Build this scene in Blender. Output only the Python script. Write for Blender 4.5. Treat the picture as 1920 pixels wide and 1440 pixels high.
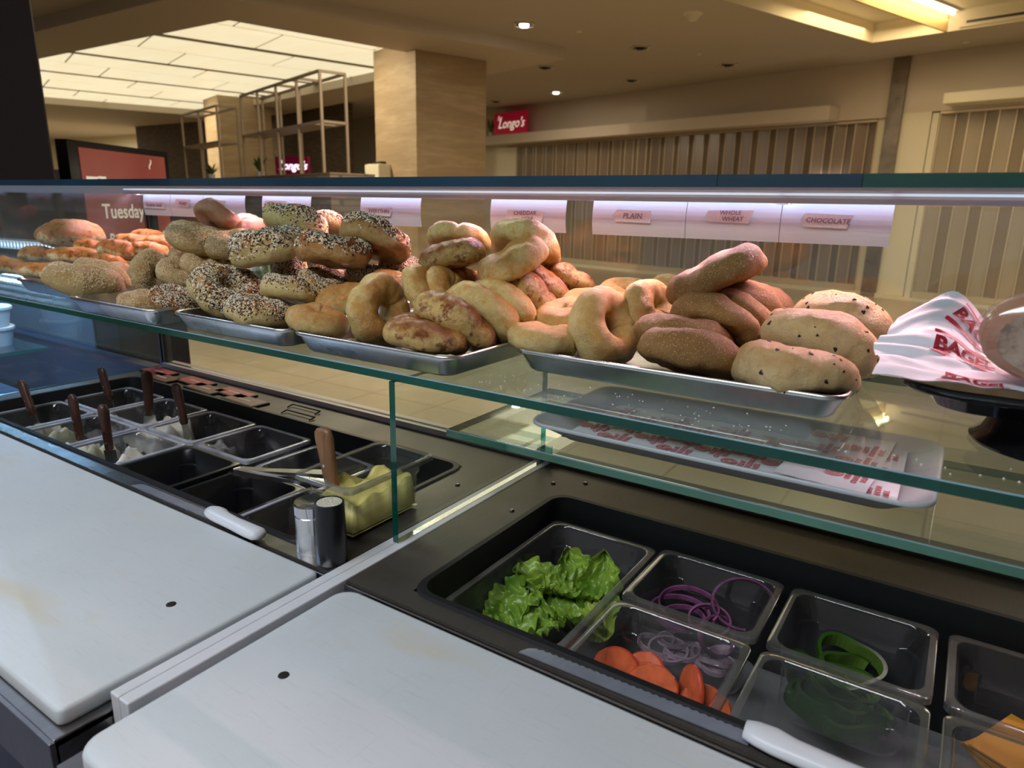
import bpy, math, random
from mathutils import Vector, Matrix, noise
for o in list(bpy.data.objects): bpy.data.objects.remove(o)
S = bpy.context.scene
C = S.collection
PI = math.pi
# ---------------------------------------------------------------- camera
cam_d = bpy.data.cameras.new('camera'); cam = bpy.data.objects.new('camera', cam_d); C.objects.link(cam)
yaw, pit, rol = 0.579639, 0.252812, 0.020353
cy, sy, cp, sp, cr, sr = math.cos(yaw), math.sin(yaw), math.cos(pit), math.sin(pit), math.cos(rol), math.sin(rol)
fw = Vector((-sy*cp, cy*cp, -sp)); rt = Vector((cy, sy, 0)); up = rt.cross(fw)
r2 = cr*rt + sr*up; u2 = -sr*rt + cr*up
cam.matrix_world = Matrix(((r2.x, u2.x, -fw.x, 0), (r2.y, u2.y, -fw.y, 0), (r2.z, u2.z, -fw.z, .45), (0, 0, 0, 1)))
cam_d.sensor_width = 36; cam_d.lens = 1290.97*36/1920; cam_d.clip_start = .02; cam_d.clip_end = 100
cam_d.dof.use_dof = True; cam_d.dof.focus_distance = .98; cam_d.dof.aperture_fstop = 7.5
S.camera = cam
# ---------------------------------------------------------------- world, exposure, lamps
S.view_settings.view_transform = 'Standard'; S.view_settings.look = 'None'
S.view_settings.exposure = 0.4; S.view_settings.gamma = 1; S.view_settings.use_curve_mapping = False
w = bpy.data.worlds.new('world'); S.world = w; w.use_nodes = True
w.node_tree.nodes['Background'].inputs[0].default_value = (1, .86, .68, 1)
w.node_tree.nodes['Background'].inputs[1].default_value = .035
S.cycles.max_bounces = 10; S.cycles.transparent_max_bounces = 24; S.cycles.glossy_bounces = 4
S.cycles.transmission_bounces = 6; S.cycles.diffuse_bounces = 3; S.cycles.caustics_reflective = False
S.cycles.caustics_refractive = False; S.cycles.sample_clamp_indirect = 4; S.cycles.use_denoising = True

def lamp(name, loc, rot, sx, sy_, power, col, spread=180):
    d = bpy.data.lights.new(name, 'AREA'); d.shape = 'RECTANGLE'; d.size = sx; d.size_y = sy_
    d.energy = power; d.color = col; d.spread = math.radians(spread)
    o = bpy.data.objects.new(name, d); C.objects.link(o); o.location = loc; o.rotation_euler = rot
    return o
lamp('shop_ceiling_lamp', (-.7, -.75, 1.88), (math.radians(18), 0, 0), 1.6, .5, 33, (.90, .95, 1))
lamp('shop_ceiling_lamp', (-2.9, .2, 1.88), (0, 0, 0), .9, .4, 17, (.50, .68, 1))
lamp('case_led_lamp', (-.9, 1.012, .4690), (math.radians(0), 0, 0), 2.4, .006, .34, (.55, .68, 1))
lamp('case_led_lamp', (-.9, .992, .4672), (math.radians(-50), 0, 0), 2.4, .006, 5.4, (1, .56, .62), 104)
lamp('mall_lamp', (-3.5, 6.5, 2.75), (0, 0, 0), 2.5, 2.5, 42, (1, .84, .60))
lamp('mall_lamp', (-1.5, 10.5, 2.95), (0, 0, 0), 1.5, 2.0, 40, (1, .76, .42))
lamp('mall_lamp', (-8, 12, 2.75), (0, 0, 0), 2, 1.5, 40, (1, .80, .55))
lamp('mall_lamp', (3.0, 9.0, 2.75), (0, 0, 0), 2.5, 2.5, 135, (1, .86, .64))
lamp('case_led_lamp', (-2.65, .97, .27), (math.radians(-15), 0, 0), .9, .02, 2.6, (.35, .60, 1))  # blue lamp added to tint the left neighbour area
lamp('mall_lamp', (-27, 12, 2.7), (0, 0, 0), 1, 1.0, 260, (1, .86, .64))  # added lamp, hidden by the column, brightening the far left back wall
def spot(name, loc, to, power, col, ang):
    d = bpy.data.lights.new(name, 'SPOT'); d.energy = power; d.color = col; d.spot_size = math.radians(ang); d.spot_blend = .8; d.shadow_soft_size = .03
    o = bpy.data.objects.new(name, d); C.objects.link(o); o.location = loc; o.rotation_euler = (Vector(to)-Vector(loc)).to_track_quat('-Z', 'Y').to_euler()
spot('pillar_fill_spot', (-9.6, 6.4, 2.72), (-7.9, 8.4, 1.2), 330, (1, .84, .58), 75)  # spots added only to brighten the two pillars
spot('pillar_fill_spot', (-16.6, 8.6, 2.72), (-15.4, 10.6, 1.2), 380, (1, .84, .58), 75)
lamp('mall_lamp', (-4.2, 4.0, 2.7), (0, 0, 0), 1.5, 1.5, 130, (1, .84, .60))

# ---------------------------------------------------------------- materials
MATS = {}
def nt(name):
    m = bpy.data.materials.new(name); m.use_nodes = True
    t = m.node_tree; b = t.nodes['Principled BSDF']; MATS[name] = m
    return m, t, b
def L(t, a, b): t.links.new(a, b)
def node(t, kind, **kw):
    n = t.nodes.new(kind)
    for k, v in kw.items(): setattr(n, k, v)
    return n
def coord(t, scale=(1, 1, 1), kind='Object', rot=(0, 0, 0)):
    tc = node(t, 'ShaderNodeTexCoord'); mp = node(t, 'ShaderNodeMapping')
    mp.inputs['Scale'].default_value = scale; mp.inputs['Rotation'].default_value = rot
    L(t, tc.outputs[kind], mp.inputs[0]); return mp.outputs[0]
def noise_n(t, vec, scale, detail=3, rough=.5):
    n = node(t, 'ShaderNodeTexNoise'); n.inputs['Scale'].default_value = scale
    n.inputs['Detail'].default_value = detail; n.inputs['Roughness'].default_value = rough
    L(t, vec, n.inputs['Vector']); return n.outputs['Fac']
def ramp(t, fac, stops, interp='LINEAR'):
    r = node(t, 'ShaderNodeValToRGB'); r.color_ramp.interpolation = interp
    e = r.color_ramp.elements
    while len(e) < len(stops): e.new(.5)
    for i, (p, c) in enumerate(stops):
        e[i].position = p; e[i].color = (*c, 1) if len(c) == 3 else c
    L(t, fac, r.inputs[0]); return r.outputs[0]
def mix(t, fac, a, b, mode='MIX'):
    m = node(t, 'ShaderNodeMixRGB'); m.blend_type = mode
    for i, x in ((0, fac), (1, a), (2, b)):
        if isinstance(x, (int, float)): m.inputs[i].default_value = x
        elif isinstance(x, tuple): m.inputs[i].default_value = (*x, 1)
        else: L(t, x, m.inputs[i])
    return m.outputs[0]
def bump(t, b, h, strength=.3, dist=.002):
    n = node(t, 'ShaderNodeBump'); n.inputs['Strength'].default_value = strength; n.inputs['Distance'].default_value = dist
    L(t, h, n.inputs['Height']); L(t, n.outputs[0], b.inputs['Normal'])
def plain(name, col, rough=.5, metal=0, spec=.5, emit=None, es=0, var=.0, vscale=20):
    m, t, b = nt(name)
    b.inputs['Base Color'].default_value = (*col, 1); b.inputs['Roughness'].default_value = rough
    b.inputs['Metallic'].default_value = metal; b.inputs['Specular IOR Level'].default_value = spec
    if emit: b.inputs['Emission Color'].default_value = (*emit, 1); b.inputs['Emission Strength'].default_value = es
    if var:
        f = noise_n(t, coord(t), vscale, 4)
        L(t, ramp(t, f, [(.3, tuple(c*(1-var) for c in col)), (.7, tuple(min(1, c*(1+var)) for c in col))]), b.inputs['Base Color'])
    return m
def steel(name, col=(.52, .52, .53), rough=.28, stretch=(2, 60, 2), metal=1.0, amt=.12, spec=.5):
    m, t, b = nt(name)
    b.inputs['Metallic'].default_value = metal; b.inputs['Specular IOR Level'].default_value = spec
    f = noise_n(t, coord(t, stretch), 12, 4)
    g = noise_n(t, coord(t), 5, 4)
    L(t, ramp(t, f, [(.3, tuple(c*.82 for c in col)), (.7, col)]), b.inputs['Base Color'])
    L(t, ramp(t, g, [(.3, (rough-amt*.5,)*3), (.75, (rough+amt,)*3)]), b.inputs['Roughness'])
    bump(t, b, f, .06, .001)
    return m
def sheet_glass(name, tint=(.93, .97, .96), film=0.0, filmcol=(.6, .65, .7), base=.04, gain=.96, rough=.0):
    """clear pane: see-through with a mirror reflection that grows towards grazing angles"""
    m = bpy.data.materials.new(name); m.use_nodes = True; t = m.node_tree; t.nodes.clear(); MATS[name] = m
    out = node(t, 'ShaderNodeOutputMaterial'); tr = node(t, 'ShaderNodeBsdfTransparent'); gl = node(t, 'ShaderNodeBsdfGlossy')
    tr.inputs[0].default_value = (*tint, 1); gl.inputs['Roughness'].default_value = rough; gl.inputs[0].default_value = (1, 1, 1, 1)
    lw = node(t, 'ShaderNodeLayerWeight'); lw.inputs[0].default_value = .5
    p = node(t, 'ShaderNodeMath', operation='POWER'); L(t, lw.outputs['Facing'], p.inputs[0]); p.inputs[1].default_value = 5
    q = node(t, 'ShaderNodeMath', operation='MULTIPLY_ADD'); L(t, p.outputs[0], q.inputs[0]); q.inputs[1].default_value = gain; q.inputs[2].default_value = base
    mx = node(t, 'ShaderNodeMixShader'); L(t, q.outputs[0], mx.inputs[0]); L(t, tr.outputs[0], mx.inputs[1]); L(t, gl.outputs[0], mx.inputs[2])
    last = mx.outputs[0]
    if film:
        df = node(t, 'ShaderNodeBsdfDiffuse'); df.inputs[0].default_value = (*filmcol, 1)
        f = noise_n(t, coord(t, (1, 1, 1)), 6, 5, .65)
        r = ramp(t, f, [(.35, (film*.35,)*3), (.75, (film*1.5,)*3)])
        m2 = node(t, 'ShaderNodeMixShader'); L(t, r, m2.inputs[0]); L(t, last, m2.inputs[1]); L(t, df.outputs[0], m2.inputs[2]); last = m2.outputs[0]
    L(t, last, out.inputs[0]); return m
def edge_glass(name, col, trans=.35):
    m, t, b = nt(name)
    f = noise_n(t, coord(t, (1, 1, 1)), 3, 3)
    L(t, ramp(t, f, [(.3, tuple(c*.45 for c in col)), (.7, col)]), b.inputs['Base Color'])
    b.inputs['Roughness'].default_value = .12; b.inputs['Transmission Weight'].default_value = trans
    b.inputs['IOR'].default_value = 1.5; b.inputs['Coat Weight'].default_value = .4
    return m

M_pane = sheet_glass('clear_pane', (.95, .985, .975), film=.035)
M_shelf = sheet_glass('shelf_pane', (.90, .965, .95), film=.03)
M_top = sheet_glass('top_pane', (.86, .93, .93), film=.02)
M_edge = edge_glass('pane_edge', (.002, .10, .080), .32)
M_edge_b = edge_glass('pane_edge_blue', (.002, .045, .085), .05)
M_edge_l = edge_glass('pane_edge_pale', (.06, .34, .28))
M_poly = sheet_glass('clear_plastic', (.955, .955, .95), film=.055, filmcol=(.60, .60, .61), base=.05, gain=.9, rough=.06)
M_polyrim = sheet_glass('clear_plastic_rim', (.76, .76, .74), film=.16, filmcol=(.50, .48, .45), base=.10, gain=.9, rough=.10)
M_wrap = sheet_glass('cling_film', (.95, .93, .94), film=.045, filmcol=(.9, .8, .85), base=.07, gain=.35, rough=.12)
M_steel = steel('brushed_steel', (.095, .083, .070), .45, (60, 2, 2), metal=.35, spec=.16)
M_apron = steel('apron_steel', (.45, .43, .42), .3, (60, 2, 2))
M_steel_d = steel('dark_steel', (.20, .20, .22), .3)
M_tray = steel('tray_metal', (.80, .80, .80), .26, (3, 3, 3), amt=.16)
M_black = plain('black_plastic', (.008, .008, .010), .35, spec=.4)
M_liner = plain('black_liner', (.010, .010, .012), .55, spec=.3)
M_blackgl = plain('black_gloss', (.006, .006, .007), .14, spec=.5)
M_well = plain('well_floor', (.26, .26, .27), .4, spec=.5, var=.2)
M_white = plain('white_plastic', (.78, .79, .82), .35)
M_alu = plain('white_rail', (.74, .74, .76), .4, var=.04)
M_bar = plain('light_bar', (.55, .50, .52), .3, metal=.4)
M_card = plain('shelf_card', (.72, .74, .80), .45)
M_tape = plain('masking_tape', (.86, .82, .84), .7, var=.08, vscale=300)
M_ink = plain('ink', (.12, .09, .14), .6)
M_red = plain('print_red', (.52, .02, .05), .6)
M_rivet = plain('rivet', (.10, .08, .08), .3, metal=.8)
M_chrome = plain('chrome', (.65, .65, .66), .16, metal=1)
def board():
    m, t, b = nt('cutting_board')
    f = noise_n(t, coord(t), 3.5, 5, .6); s = noise_n(t, coord(t, (6, 90, 1), rot=(0, 0, .6)), 3, 6, .75); s2 = noise_n(t, coord(t, (90, 5, 1), rot=(0, 0, .25)), 3, 6, .75)
    c = ramp(t, f, [(.3, (.66, .69, .69)), (.7, (.72, .75, .76))])
    c = mix(t, ramp(t, s, [(.56, (0, 0, 0)), (.72, (.45, .45, .45))]), c, (.50, .54, .55))
    c = mix(t, ramp(t, s2, [(.58, (0, 0, 0)), (.74, (.42, .42, .42))]), c, (.52, .55, .55))
    st = noise_n(t, coord(t, (1.6, 5, 1), rot=(0, 0, .5)), 2.1, 3)
    c = mix(t, ramp(t, st, [(.60, (0, 0, 0)), (.74, (.6, .6, .6))]), c, (.70, .60, .40))
    L(t, c, b.inputs['Base Color']); b.inputs['Roughness'].default_value = .42
    bump(t, b, s, .08, .0006); return m
M_board = board()

def bread(name, base, crust, lo=.35, hi=.75, rough=.42, specks=None, sscale=60, sth=.12, patch=None, toppow=1.0):
    m, t, b = nt(name)
    v = coord(t)
    f1 = noise_n(t, v, 2.2, 6, .68); f2 = noise_n(t, v, 9, 6, .7)
    sx = node(t, 'ShaderNodeSeparateXYZ'); L(t, v, sx.inputs[0])
    a = node(t, 'ShaderNodeMath', operation='MULTIPLY_ADD'); L(t, sx.outputs[2], a.inputs[0]); a.inputs[1].default_value = .75*toppow; L(t, f1, a.inputs[2])
    c = ramp(t, a.outputs[0], [(lo, base), (hi, crust)])
    c = mix(t, ramp(t, f2, [(.45, (0, 0, 0)), (.75, (.35, .35, .35))]), c, tuple(x*.72 for x in crust))
    if patch:
        pf = noise_n(t, coord(t, (1.3, 1, 1.2)), 3.4, 5, .7)
        c = mix(t, ramp(t, pf, [(.52, (0, 0, 0)), (.62, (.9, .9, .9))]), c, patch)
    if specks:
        vo = node(t, 'ShaderNodeTexVoronoi'); vo.inputs['Scale'].default_value = sscale; L(t, v, vo.inputs['Vector'])
        c = mix(t, ramp(t, vo.outputs['Distance'], [(sth*.7, (1, 1, 1)), (sth, (0, 0, 0))]), c, specks)
    L(t, c, b.inputs['Base Color']); b.inputs['Roughness'].default_value = rough
    b.inputs['Subsurface Weight'].default_value = .04; b.inputs['Subsurface Radius'].default_value = (.012, .005, .002); b.inputs['Subsurface Scale'].default_value = .6
    fb = noise_n(t, v, 14, 8, .74); bump(t, b, fb, .45, .02)
    return m
B_plain = bread('bread_plain', (.80, .60, .25), (.66, .36, .10), .48, .86, .36)
B_golden = bread('bread_golden', (.76, .51, .17), (.34, .105, .018), .46, .74, .26, patch=(.20, .05, .010))
B_ched = bread('bread_cheddar', (.80, .60, .23), (.56, .25, .05), .48, .84, .30, specks=(.25, .15, .05), sscale=13, sth=.07, patch=(.70, .36, .08))
B_wheat = bread('bread_wheat', (.38, .20, .055), (.25, .105, .028), .3, .9, .5, specks=(1, .78, .34), sscale=26, sth=.20)
B_wheat_lit = bread('bread_wheat_backlit', (.50, .27, .12), (.42, .20, .08), .3, .9, .55, specks=(.70, .46, .22), sscale=34, sth=.16)  # backlight put into a paler wheat colour for the rear bagel
B_raisin = bread('bread_raisin', (.72, .52, .25), (.54, .28, .085), .42, .90, .38)
B_seed = bread('bread_seeded', (.56, .40, .16), (.46, .24, .07), .4, .95, .42)
B_everyb = bread('bread_everything_dark', (.66, .40, .14), (.36, .12, .025), .34, .70, .20)
B_every = bread('bread_everything', (.74, .57, .23), (.40, .14, .03), .48, .95, .28)
B_brown = bread('bread_brown', (.50, .26, .13), (.36, .14, .07), .3, .8, .32)
B_pizza = bread('bread_cheesy', (.84, .68, .36), (.66, .24, .03), .50, .64, .32, patch=(.26, .055, .012), toppow=1.7)
M_sesame = plain('sesame_seed', (.90, .76, .52), .5, var=.12, vscale=30)
M_sesame2 = plain('toasted_sesame', (.72, .54, .30), .5, var=.15, vscale=30)
M_poppy = plain('poppy_seed', (.018, .018, .022), .45)
M_onion_flake = plain('toasted_flake', (.30, .13, .05), .5)
M_chip = plain('dark_chip', (.035, .012, .008), .35)

# ---------------------------------------------------------------- mesh helpers
class MB:
    def __init__(s): s.v = []; s.f = []; s.m = []
    def add(s, vs, fs, m=0):
        k = len(s.v); s.v += [tuple(x) for x in vs]
        for f in fs: s.f.append(tuple(i+k for i in f)); s.m.append(m)
        return s
    def box(s, x0, x1, y0, y1, z0, z1, m=0, M=None, edge=None):
        vs = [Vector((x, y, z)) for z in (z0, z1) for y in (y0, y1) for x in (x0, x1)]
        if M: vs = [M @ v for v in vs]
        fs = [(0, 2, 3, 1), (4, 5, 7, 6), (0, 1, 5, 4), (2, 6, 7, 3), (0, 4, 6, 2), (1, 3, 7, 5)]
        k = len(s.v); s.v += [tuple(v) for v in vs]
        for i, f in enumerate(fs):
            s.f.append(tuple(j+k for j in f)); s.m.append(edge[i] if edge else m)
        return s
    def tube(s, pts, r, n=8, m=0, cap=True):
        pts = [Vector(p) for p in pts]; rs = r if isinstance(r, (list, tuple)) else [r]*len(pts)
        rings = []; prev = None
        for i, p in enumerate(pts):
            d = (pts[min(i+1, len(pts)-1)]-pts[max(i-1, 0)]).normalized()
            a = prev if prev else (Vector((0, 0, 1)) if abs(d.z) < .9 else Vector((1, 0, 0)))
            x = (a-d*a.dot(d)).normalized(); y = d.cross(x); prev = x
            rings.append([p+(x*math.cos(2*PI*j/n)+y*math.sin(2*PI*j/n))*rs[i] for j in range(n)])
        return s.loft(rings, m, cap, cap)
    def loft(s, rings, m=0, c0=False, c1=False, closed=True, mm=None):
        k = len(s.v); n = len(rings[0])
        for r in rings: s.v += [tuple(p) for p in r]
        for i in range(len(rings)-1):
            for j in range(n if closed else n-1):
                a = k+i*n+j; b = k+i*n+(j+1) % n
                s.f.append((a, b, b+n, a+n)); s.m.append(mm[i] if mm else m)
        if c0: s.f.append(tuple(k+j for j in reversed(range(n)))); s.m.append(mm[0] if mm else m)
        if c1: s.f.append(tuple(k+(len(rings)-1)*n+j for j in range(n))); s.m.append(mm[-1] if mm else m)
        return s
    def lathe(s, prof, c=(0, 0, 0), n=32, m=0, mm=None):
        rings = [[(c[0]+r*math.cos(2*PI*j/n), c[1]+r*math.sin(2*PI*j/n), c[2]+z) for j in range(n)] for r, z in prof]
        return s.loft(rings, m, True, True, mm=mm)
    def build(s, name, mats, parent=None, smooth=False, loc=None, bevel=0, seg=2):
        me = bpy.data.meshes.new(name); me.from_pydata(s.v, [], s.f)
        if not isinstance(mats, (list, tuple)): mats = [mats]
        for m in mats: me.materials.append(m)
        me.polygons.foreach_set('material_index', [min(i, len(mats)-1) for i in s.m])
        if smooth: me.polygons.foreach_set('use_smooth', [True]*len(me.polygons))
        me.update()
        o = bpy.data.objects.new(name, me); C.objects.link(o)
        if parent: o.parent = parent
        if loc: o.location = loc
        if bevel:
            b = o.modifiers.new('bevel', 'BEVEL'); b.width = bevel; b.segments = seg; b.limit_method = 'ANGLE'; b.angle_limit = .6
        return o
def tag(o, label=None, cat=None, group=None, kind=None):
    if label: o['label'] = label
    if cat: o['category'] = cat
    if group: o['group'] = group
    if kind: o['kind'] = kind
    return o
def empty(name, loc=(0, 0, 0), label=None, cat=None, group=None, rz=0):
    o = bpy.data.objects.new(name, None); C.objects.link(o); o.location = loc; o.rotation_euler = (0, 0, rz)
    o.empty_display_size = .02
    return tag(o, label, cat, group)
def shade(o, ang=40):
    me = o.data
    me.polygons.foreach_set('use_smooth', [True]*len(me.polygons))
    try: me.set_sharp_from_angle(angle=math.radians(ang))
    except Exception: pass
    return o
def rr(x0, x1, y0, y1, r, z, n=5):
    out = []; r = max(r, 1e-4)
    for cx, cy_, a0 in ((x1-r, y1-r, 0), (x0+r, y1-r, PI/2), (x0+r, y0+r, PI), (x1-r, y0+r, 1.5*PI)):
        for i in range(n+1):
            a = a0+PI/2*i/n; out.append(Vector((cx+r*math.cos(a), cy_+r*math.sin(a), z)))
    return out
def text_mesh(txt, size, mat, name='lettering', parent=None, M=None, shear=0, space=1.0, bold=0.0, extrude=.0003):
    cu = bpy.data.curves.new('t', 'FONT'); cu.body = txt; cu.size = size; cu.align_x = 'CENTER'; cu.align_y = 'CENTER'
    cu.shear = shear; cu.space_character = space; cu.offset = bold; cu.extrude = extrude; cu.resolution_u = 3
    o = bpy.data.objects.new('t', cu); C.objects.link(o); bpy.context.view_layer.update()
    me = bpy.data.meshes.new_from_object(o.evaluated_get(bpy.context.evaluated_depsgraph_get()))
    bpy.data.objects.remove(o); bpy.data.curves.remove(cu)
    me.materials.clear(); me.materials.append(mat)
    if M: me.transform(M)
    o = bpy.data.objects.new(name, me); C.objects.link(o)
    if parent: o.parent = parent
    return o
def noisev(p, s, seed=0): return noise.noise(Vector((p[0]*s+seed*7.3, p[1]*s-seed*3.1, p[2]*s+seed)))
# ================================================================ THE MALL
def struct(mb, name, mats, **k): return tag(mb.build(name, mats, **k), kind='structure')
def tiles(name, c1, c2, grout, scale, rough=.25, squash=1):
    m, t, b = nt(name)
    v = coord(t)
    br = node(t, 'ShaderNodeTexBrick'); br.offset = 0; br.inputs['Scale'].default_value = scale
    br.inputs['Mortar Size'].default_value = .006; br.inputs['Brick Width'].default_value = .5; br.inputs['Row Height'].default_value = .5
    br.inputs['Color1'].default_value = (*c1, 1); br.inputs['Color2'].default_value = (*c2, 1); br.inputs['Mortar'].default_value = (*grout, 1)
    L(t, v, br.inputs['Vector'])
    f = noise_n(t, coord(t, (1, 4, 1)), 3, 5)
    c = mix(t, ramp(t, f, [(.3, (0, 0, 0)), (.8, (.35, .35, .35))]), br.outputs[0], tuple(x*.78 for x in c1))
    L(t, c, b.inputs['Base Color']); b.inputs['Roughness'].default_value = rough; return m
M_floor = tiles('mall_tile', (.40, .33, .23), (.43, .35, .25), (.28, .22, .15), .85, .3)
M_sfloor = plain('shop_floor', (.16, .16, .20), .4, var=.2, vscale=6)
M_ceil = plain('ceiling_paint', (.50, .445, .365), .8)
M_wallp = plain('wall_paint', (.60, .52, .42), .75)
M_cream = plain('cream_paint', (.72, .66, .50), .6)
M_darkw = plain('dark_panel', (.018, .015, .018), .35)
M_store = plain('dim_store', (.16, .11, .085), .7, var=.3, vscale=2)
def wood():
    m, t, b = nt('pale_wood')
    v = coord(t, (1.2, 1.2, 9)); f = noise_n(t, v, 2.2, 5, .6); g = noise_n(t, coord(t, (.4, .4, 2.6)), 2.0, 1)
    c = ramp(t, f, [(.3, (.36, .26, .15)), (.7, (.48, .36, .22))])
    c = mix(t, ramp(t, g, [(.42, (0, 0, 0)), (.58, (.5, .5, .5))]), c, (.31, .21, .11))
    L(t, c, b.inputs['Base Color']); b.inputs['Roughness'].default_value = .5; return m
M_wood = wood()
def stone():
    m, t, b = nt('dark_stone')
    br = node(t, 'ShaderNodeTexBrick'); br.inputs['Scale'].default_value = 3; br.inputs['Row Height'].default_value = .18
    br.inputs['Color1'].default_value = (.11, .08, .055, 1); br.inputs['Color2'].default_value = (.17, .12, .08, 1); br.inputs['Mortar'].default_value = (.06, .045, .03, 1)
    L(t, coord(t, rot=(PI/2, 0, 0)), br.inputs['Vector']); L(t, br.outputs[0], b.inputs['Base Color']); b.inputs['Roughness'].default_value = .8; return m
M_stone = stone()
def panel_mat():
    m, t, b = nt('lit_panel')
    f = noise_n(t, coord(t, (1, 8, 1)), 1.2, 3); c = ramp(t, f, [(.3, (.95, .80, .50)), (.7, (1.0, .90, .62))])
    b.inputs['Base Color'].default_value = (.6, .55, .4, 1); L(t, c, b.inputs['Emission Color']); b.inputs['Emission Strength'].default_value = .66
    return m
M_panel = panel_mat()
M_tube = plain('fluorescent_tube', (1, 1, 1), .4, emit=(1, .86, .55), es=7)
M_finlit = plain('orange_lit_fin', (.75, .50, .20), .6)  # orange light of the tube put into the fin colour
M_lampglow = plain('lamp_glow', (1, 1, 1), .4, emit=(1, .93, .85), es=9)

b = MB(); b.box(-34, 14, 1.06, 26, -1.0, -.9); struct(b, 'floor', M_floor)
b = MB(); b.box(-6, 3, -2.2, 1.06, -1.0, -.9); struct(b, 'floor', M_sfloor)
ZC = 2.8
hole = [(-3.0, 8.3), (-1.67, 11.72), (2.3, 10.8), (1.0, 7.4)]
outer = [(-34, 1.3), (-34, 26), (14, 26), (14, 1.3)]
b = MB()
for i in range(4):
    j = (i+1) % 4
    b.add([(*outer[i], ZC), (*outer[j], ZC), (*hole[j], ZC), (*hole[i], ZC)], [(0, 1, 2, 3)])
b.add([(x, y, ZC+.35) for x, y in outer], [(0, 1, 2, 3)])
struct(b, 'ceiling', M_ceil)
b = MB()
for i in range(4):
    j = (i+1) % 4
    b.add([(*hole[i], ZC), (*hole[j], ZC), (*hole[j], 3.05), (*hole[i], 3.05)], [(0, 1, 2, 3)])
b.add([(x, y, 3.05) for x, y in hole], [(0, 1, 2, 3)])
struct(b, 'trim_1', M_cream)
# fin and tube inside the ceiling recess
fx = empty('cove_light', (-1.2, 10.0, ZC), 'long ceiling cove fixture with glowing tube behind a fin tinted by its light', 'ceiling light')
def at_parent(o, parent):
    o.parent = parent; o.matrix_parent_inverse = (Matrix.Translation(parent.location) @ Matrix.Rotation(parent.rotation_euler.z, 4, 'Z')).inverted(); return o
b = MB(); d = Vector((-.755+1.576, 11.497-9.378, 0)).normalized(); nn = Vector((d.y, -d.x, 0)); p0 = Vector((-1.9, 8.54, ZC)); p1 = Vector((-.755, 11.497, ZC))
for z0, z1 in ((0, .21),):
    q = [p0, p1, p1-nn*.03, p0-nn*.03]; b.loft([[v+Vector((0, 0, z)) for v in q] for z in (z0, z1)], 0, True, True)
at_parent(b.build('fin', M_finlit), fx)
b = MB(); b.tube([p0+nn*.07+Vector((0, 0, .20)), p1+nn*.07+Vector((0, 0, .20))-d*.05], .022, 8); at_parent(b.build('tube', M_tube, smooth=True), fx)
b = MB(); b.loft([[v+Vector((0, 0, z)) for v in (p0+nn*.02, p1+nn*.02, p1+nn*.13, p0+nn*.13)] for z in (.225, .25)], 0, True, True); at_parent(b.build('housing', M_white), fx)
# slot diffuser on the far face of the recess
dv = empty('air_diffuser', (-.2, 11.35, 2.9), 'white linear air slot along the ceiling recess edge', 'vent')
e = (Vector((2.3, 10.8, 0))-Vector((-1.67, 11.72, 0))).normalized(); en = Vector((-e.y, e.x, 0))*-1
def strip(a0, a1, z0, z1, off, th):
    q0 = Vector((-1.67, 11.72, 0))+e*a0+en*off; q1 = Vector((-1.67, 11.72, 0))+e*a1+en*off
    return MB().loft([[q0+Vector((0, 0, z)), q1+Vector((0, 0, z)), q1+en*th+Vector((0, 0, z)), q0+en*th+Vector((0, 0, z))] for z in (z0, z1)], 0, True, True)
at_parent(strip(1.08, 3.6, 2.83, 2.95, .002, .02).build('frame', M_cream), dv); at_parent(strip(1.16, 3.5, 2.87, 2.90, .022, .006).build('slot', M_darkw), dv)

# lowered bulkhead with the luminous ceiling
ZB = 2.635
BO = [(-7.51, 5.0), (-5.69, 9.96), (-22.5, 14.5), (-24.5, 5.0)]
BI = [(-8.24, 5.94), (-7.2, 9.43), (-17.9, 11.8), (-20.6, 5.9)]
b = MB()
for i in range(4):
    j = (i+1) % 4
    b.add([(*BO[i], ZB), (*BO[j], ZB), (*BI[j], ZB), (*BI[i], ZB)], [(0, 1, 2, 3)])
    b.add([(*BO[i], ZB), (*BO[j], ZB), (*BO[j], ZC), (*BO[i], ZC)], [(0, 1, 2, 3)])
    b.add([(*BI[i], ZB), (*BI[j], ZB), (*BI[j], ZC-.003), (*BI[i], ZC-.003)], [(0, 1, 2, 3)])
struct(b, 'ceiling', M_wallp)
lum = empty('luminous_ceiling', (-12, 8, ZB), 'large luminous ceiling of staggered cream panels with dark seams', 'ceiling light')
U = Vector((.951, -.309, 0)); V = Vector((.309, .951, 0)); O = Vector((-8.3, 5.6, 0))
def inP(x, y):
    s_ = 0
    for i in range(4):
        (ax, ay), (bx, by) = BI[i], BI[(i+1) % 4]
        if (bx-ax)*(y-ay)-(by-ay)*(x-ax) < 0: s_ += 1
    return s_ in (0, 4)
def clip(poly):
    out = poly
    for i in range(4):
        (ax, ay), (bx, by) = BI[i], BI[(i+1) % 4]; cur = []
        # inside = same side as the polygon centre
        cx, cy_ = -13.5, 8.3
        sg = 1 if (bx-ax)*(cy_-ay)-(by-ay)*(cx-ax) > 0 else -1
        f = lambda p: sg*((bx-ax)*(p[1]-ay)-(by-ay)*(p[0]-ax))
        for k in range(len(out)):
            p, q = out[k], out[(k+1) % len(out)]; fp, fq = f(p), f(q)
            if fp >= 0: cur.append(p)
            if fp*fq < 0:
                t_ = fp/(fp-fq); cur.append((p[0]+(q[0]-p[0])*t_, p[1]+(q[1]-p[1])*t_))
        out = cur
        if len(out) < 3: return []
    return out
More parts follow.
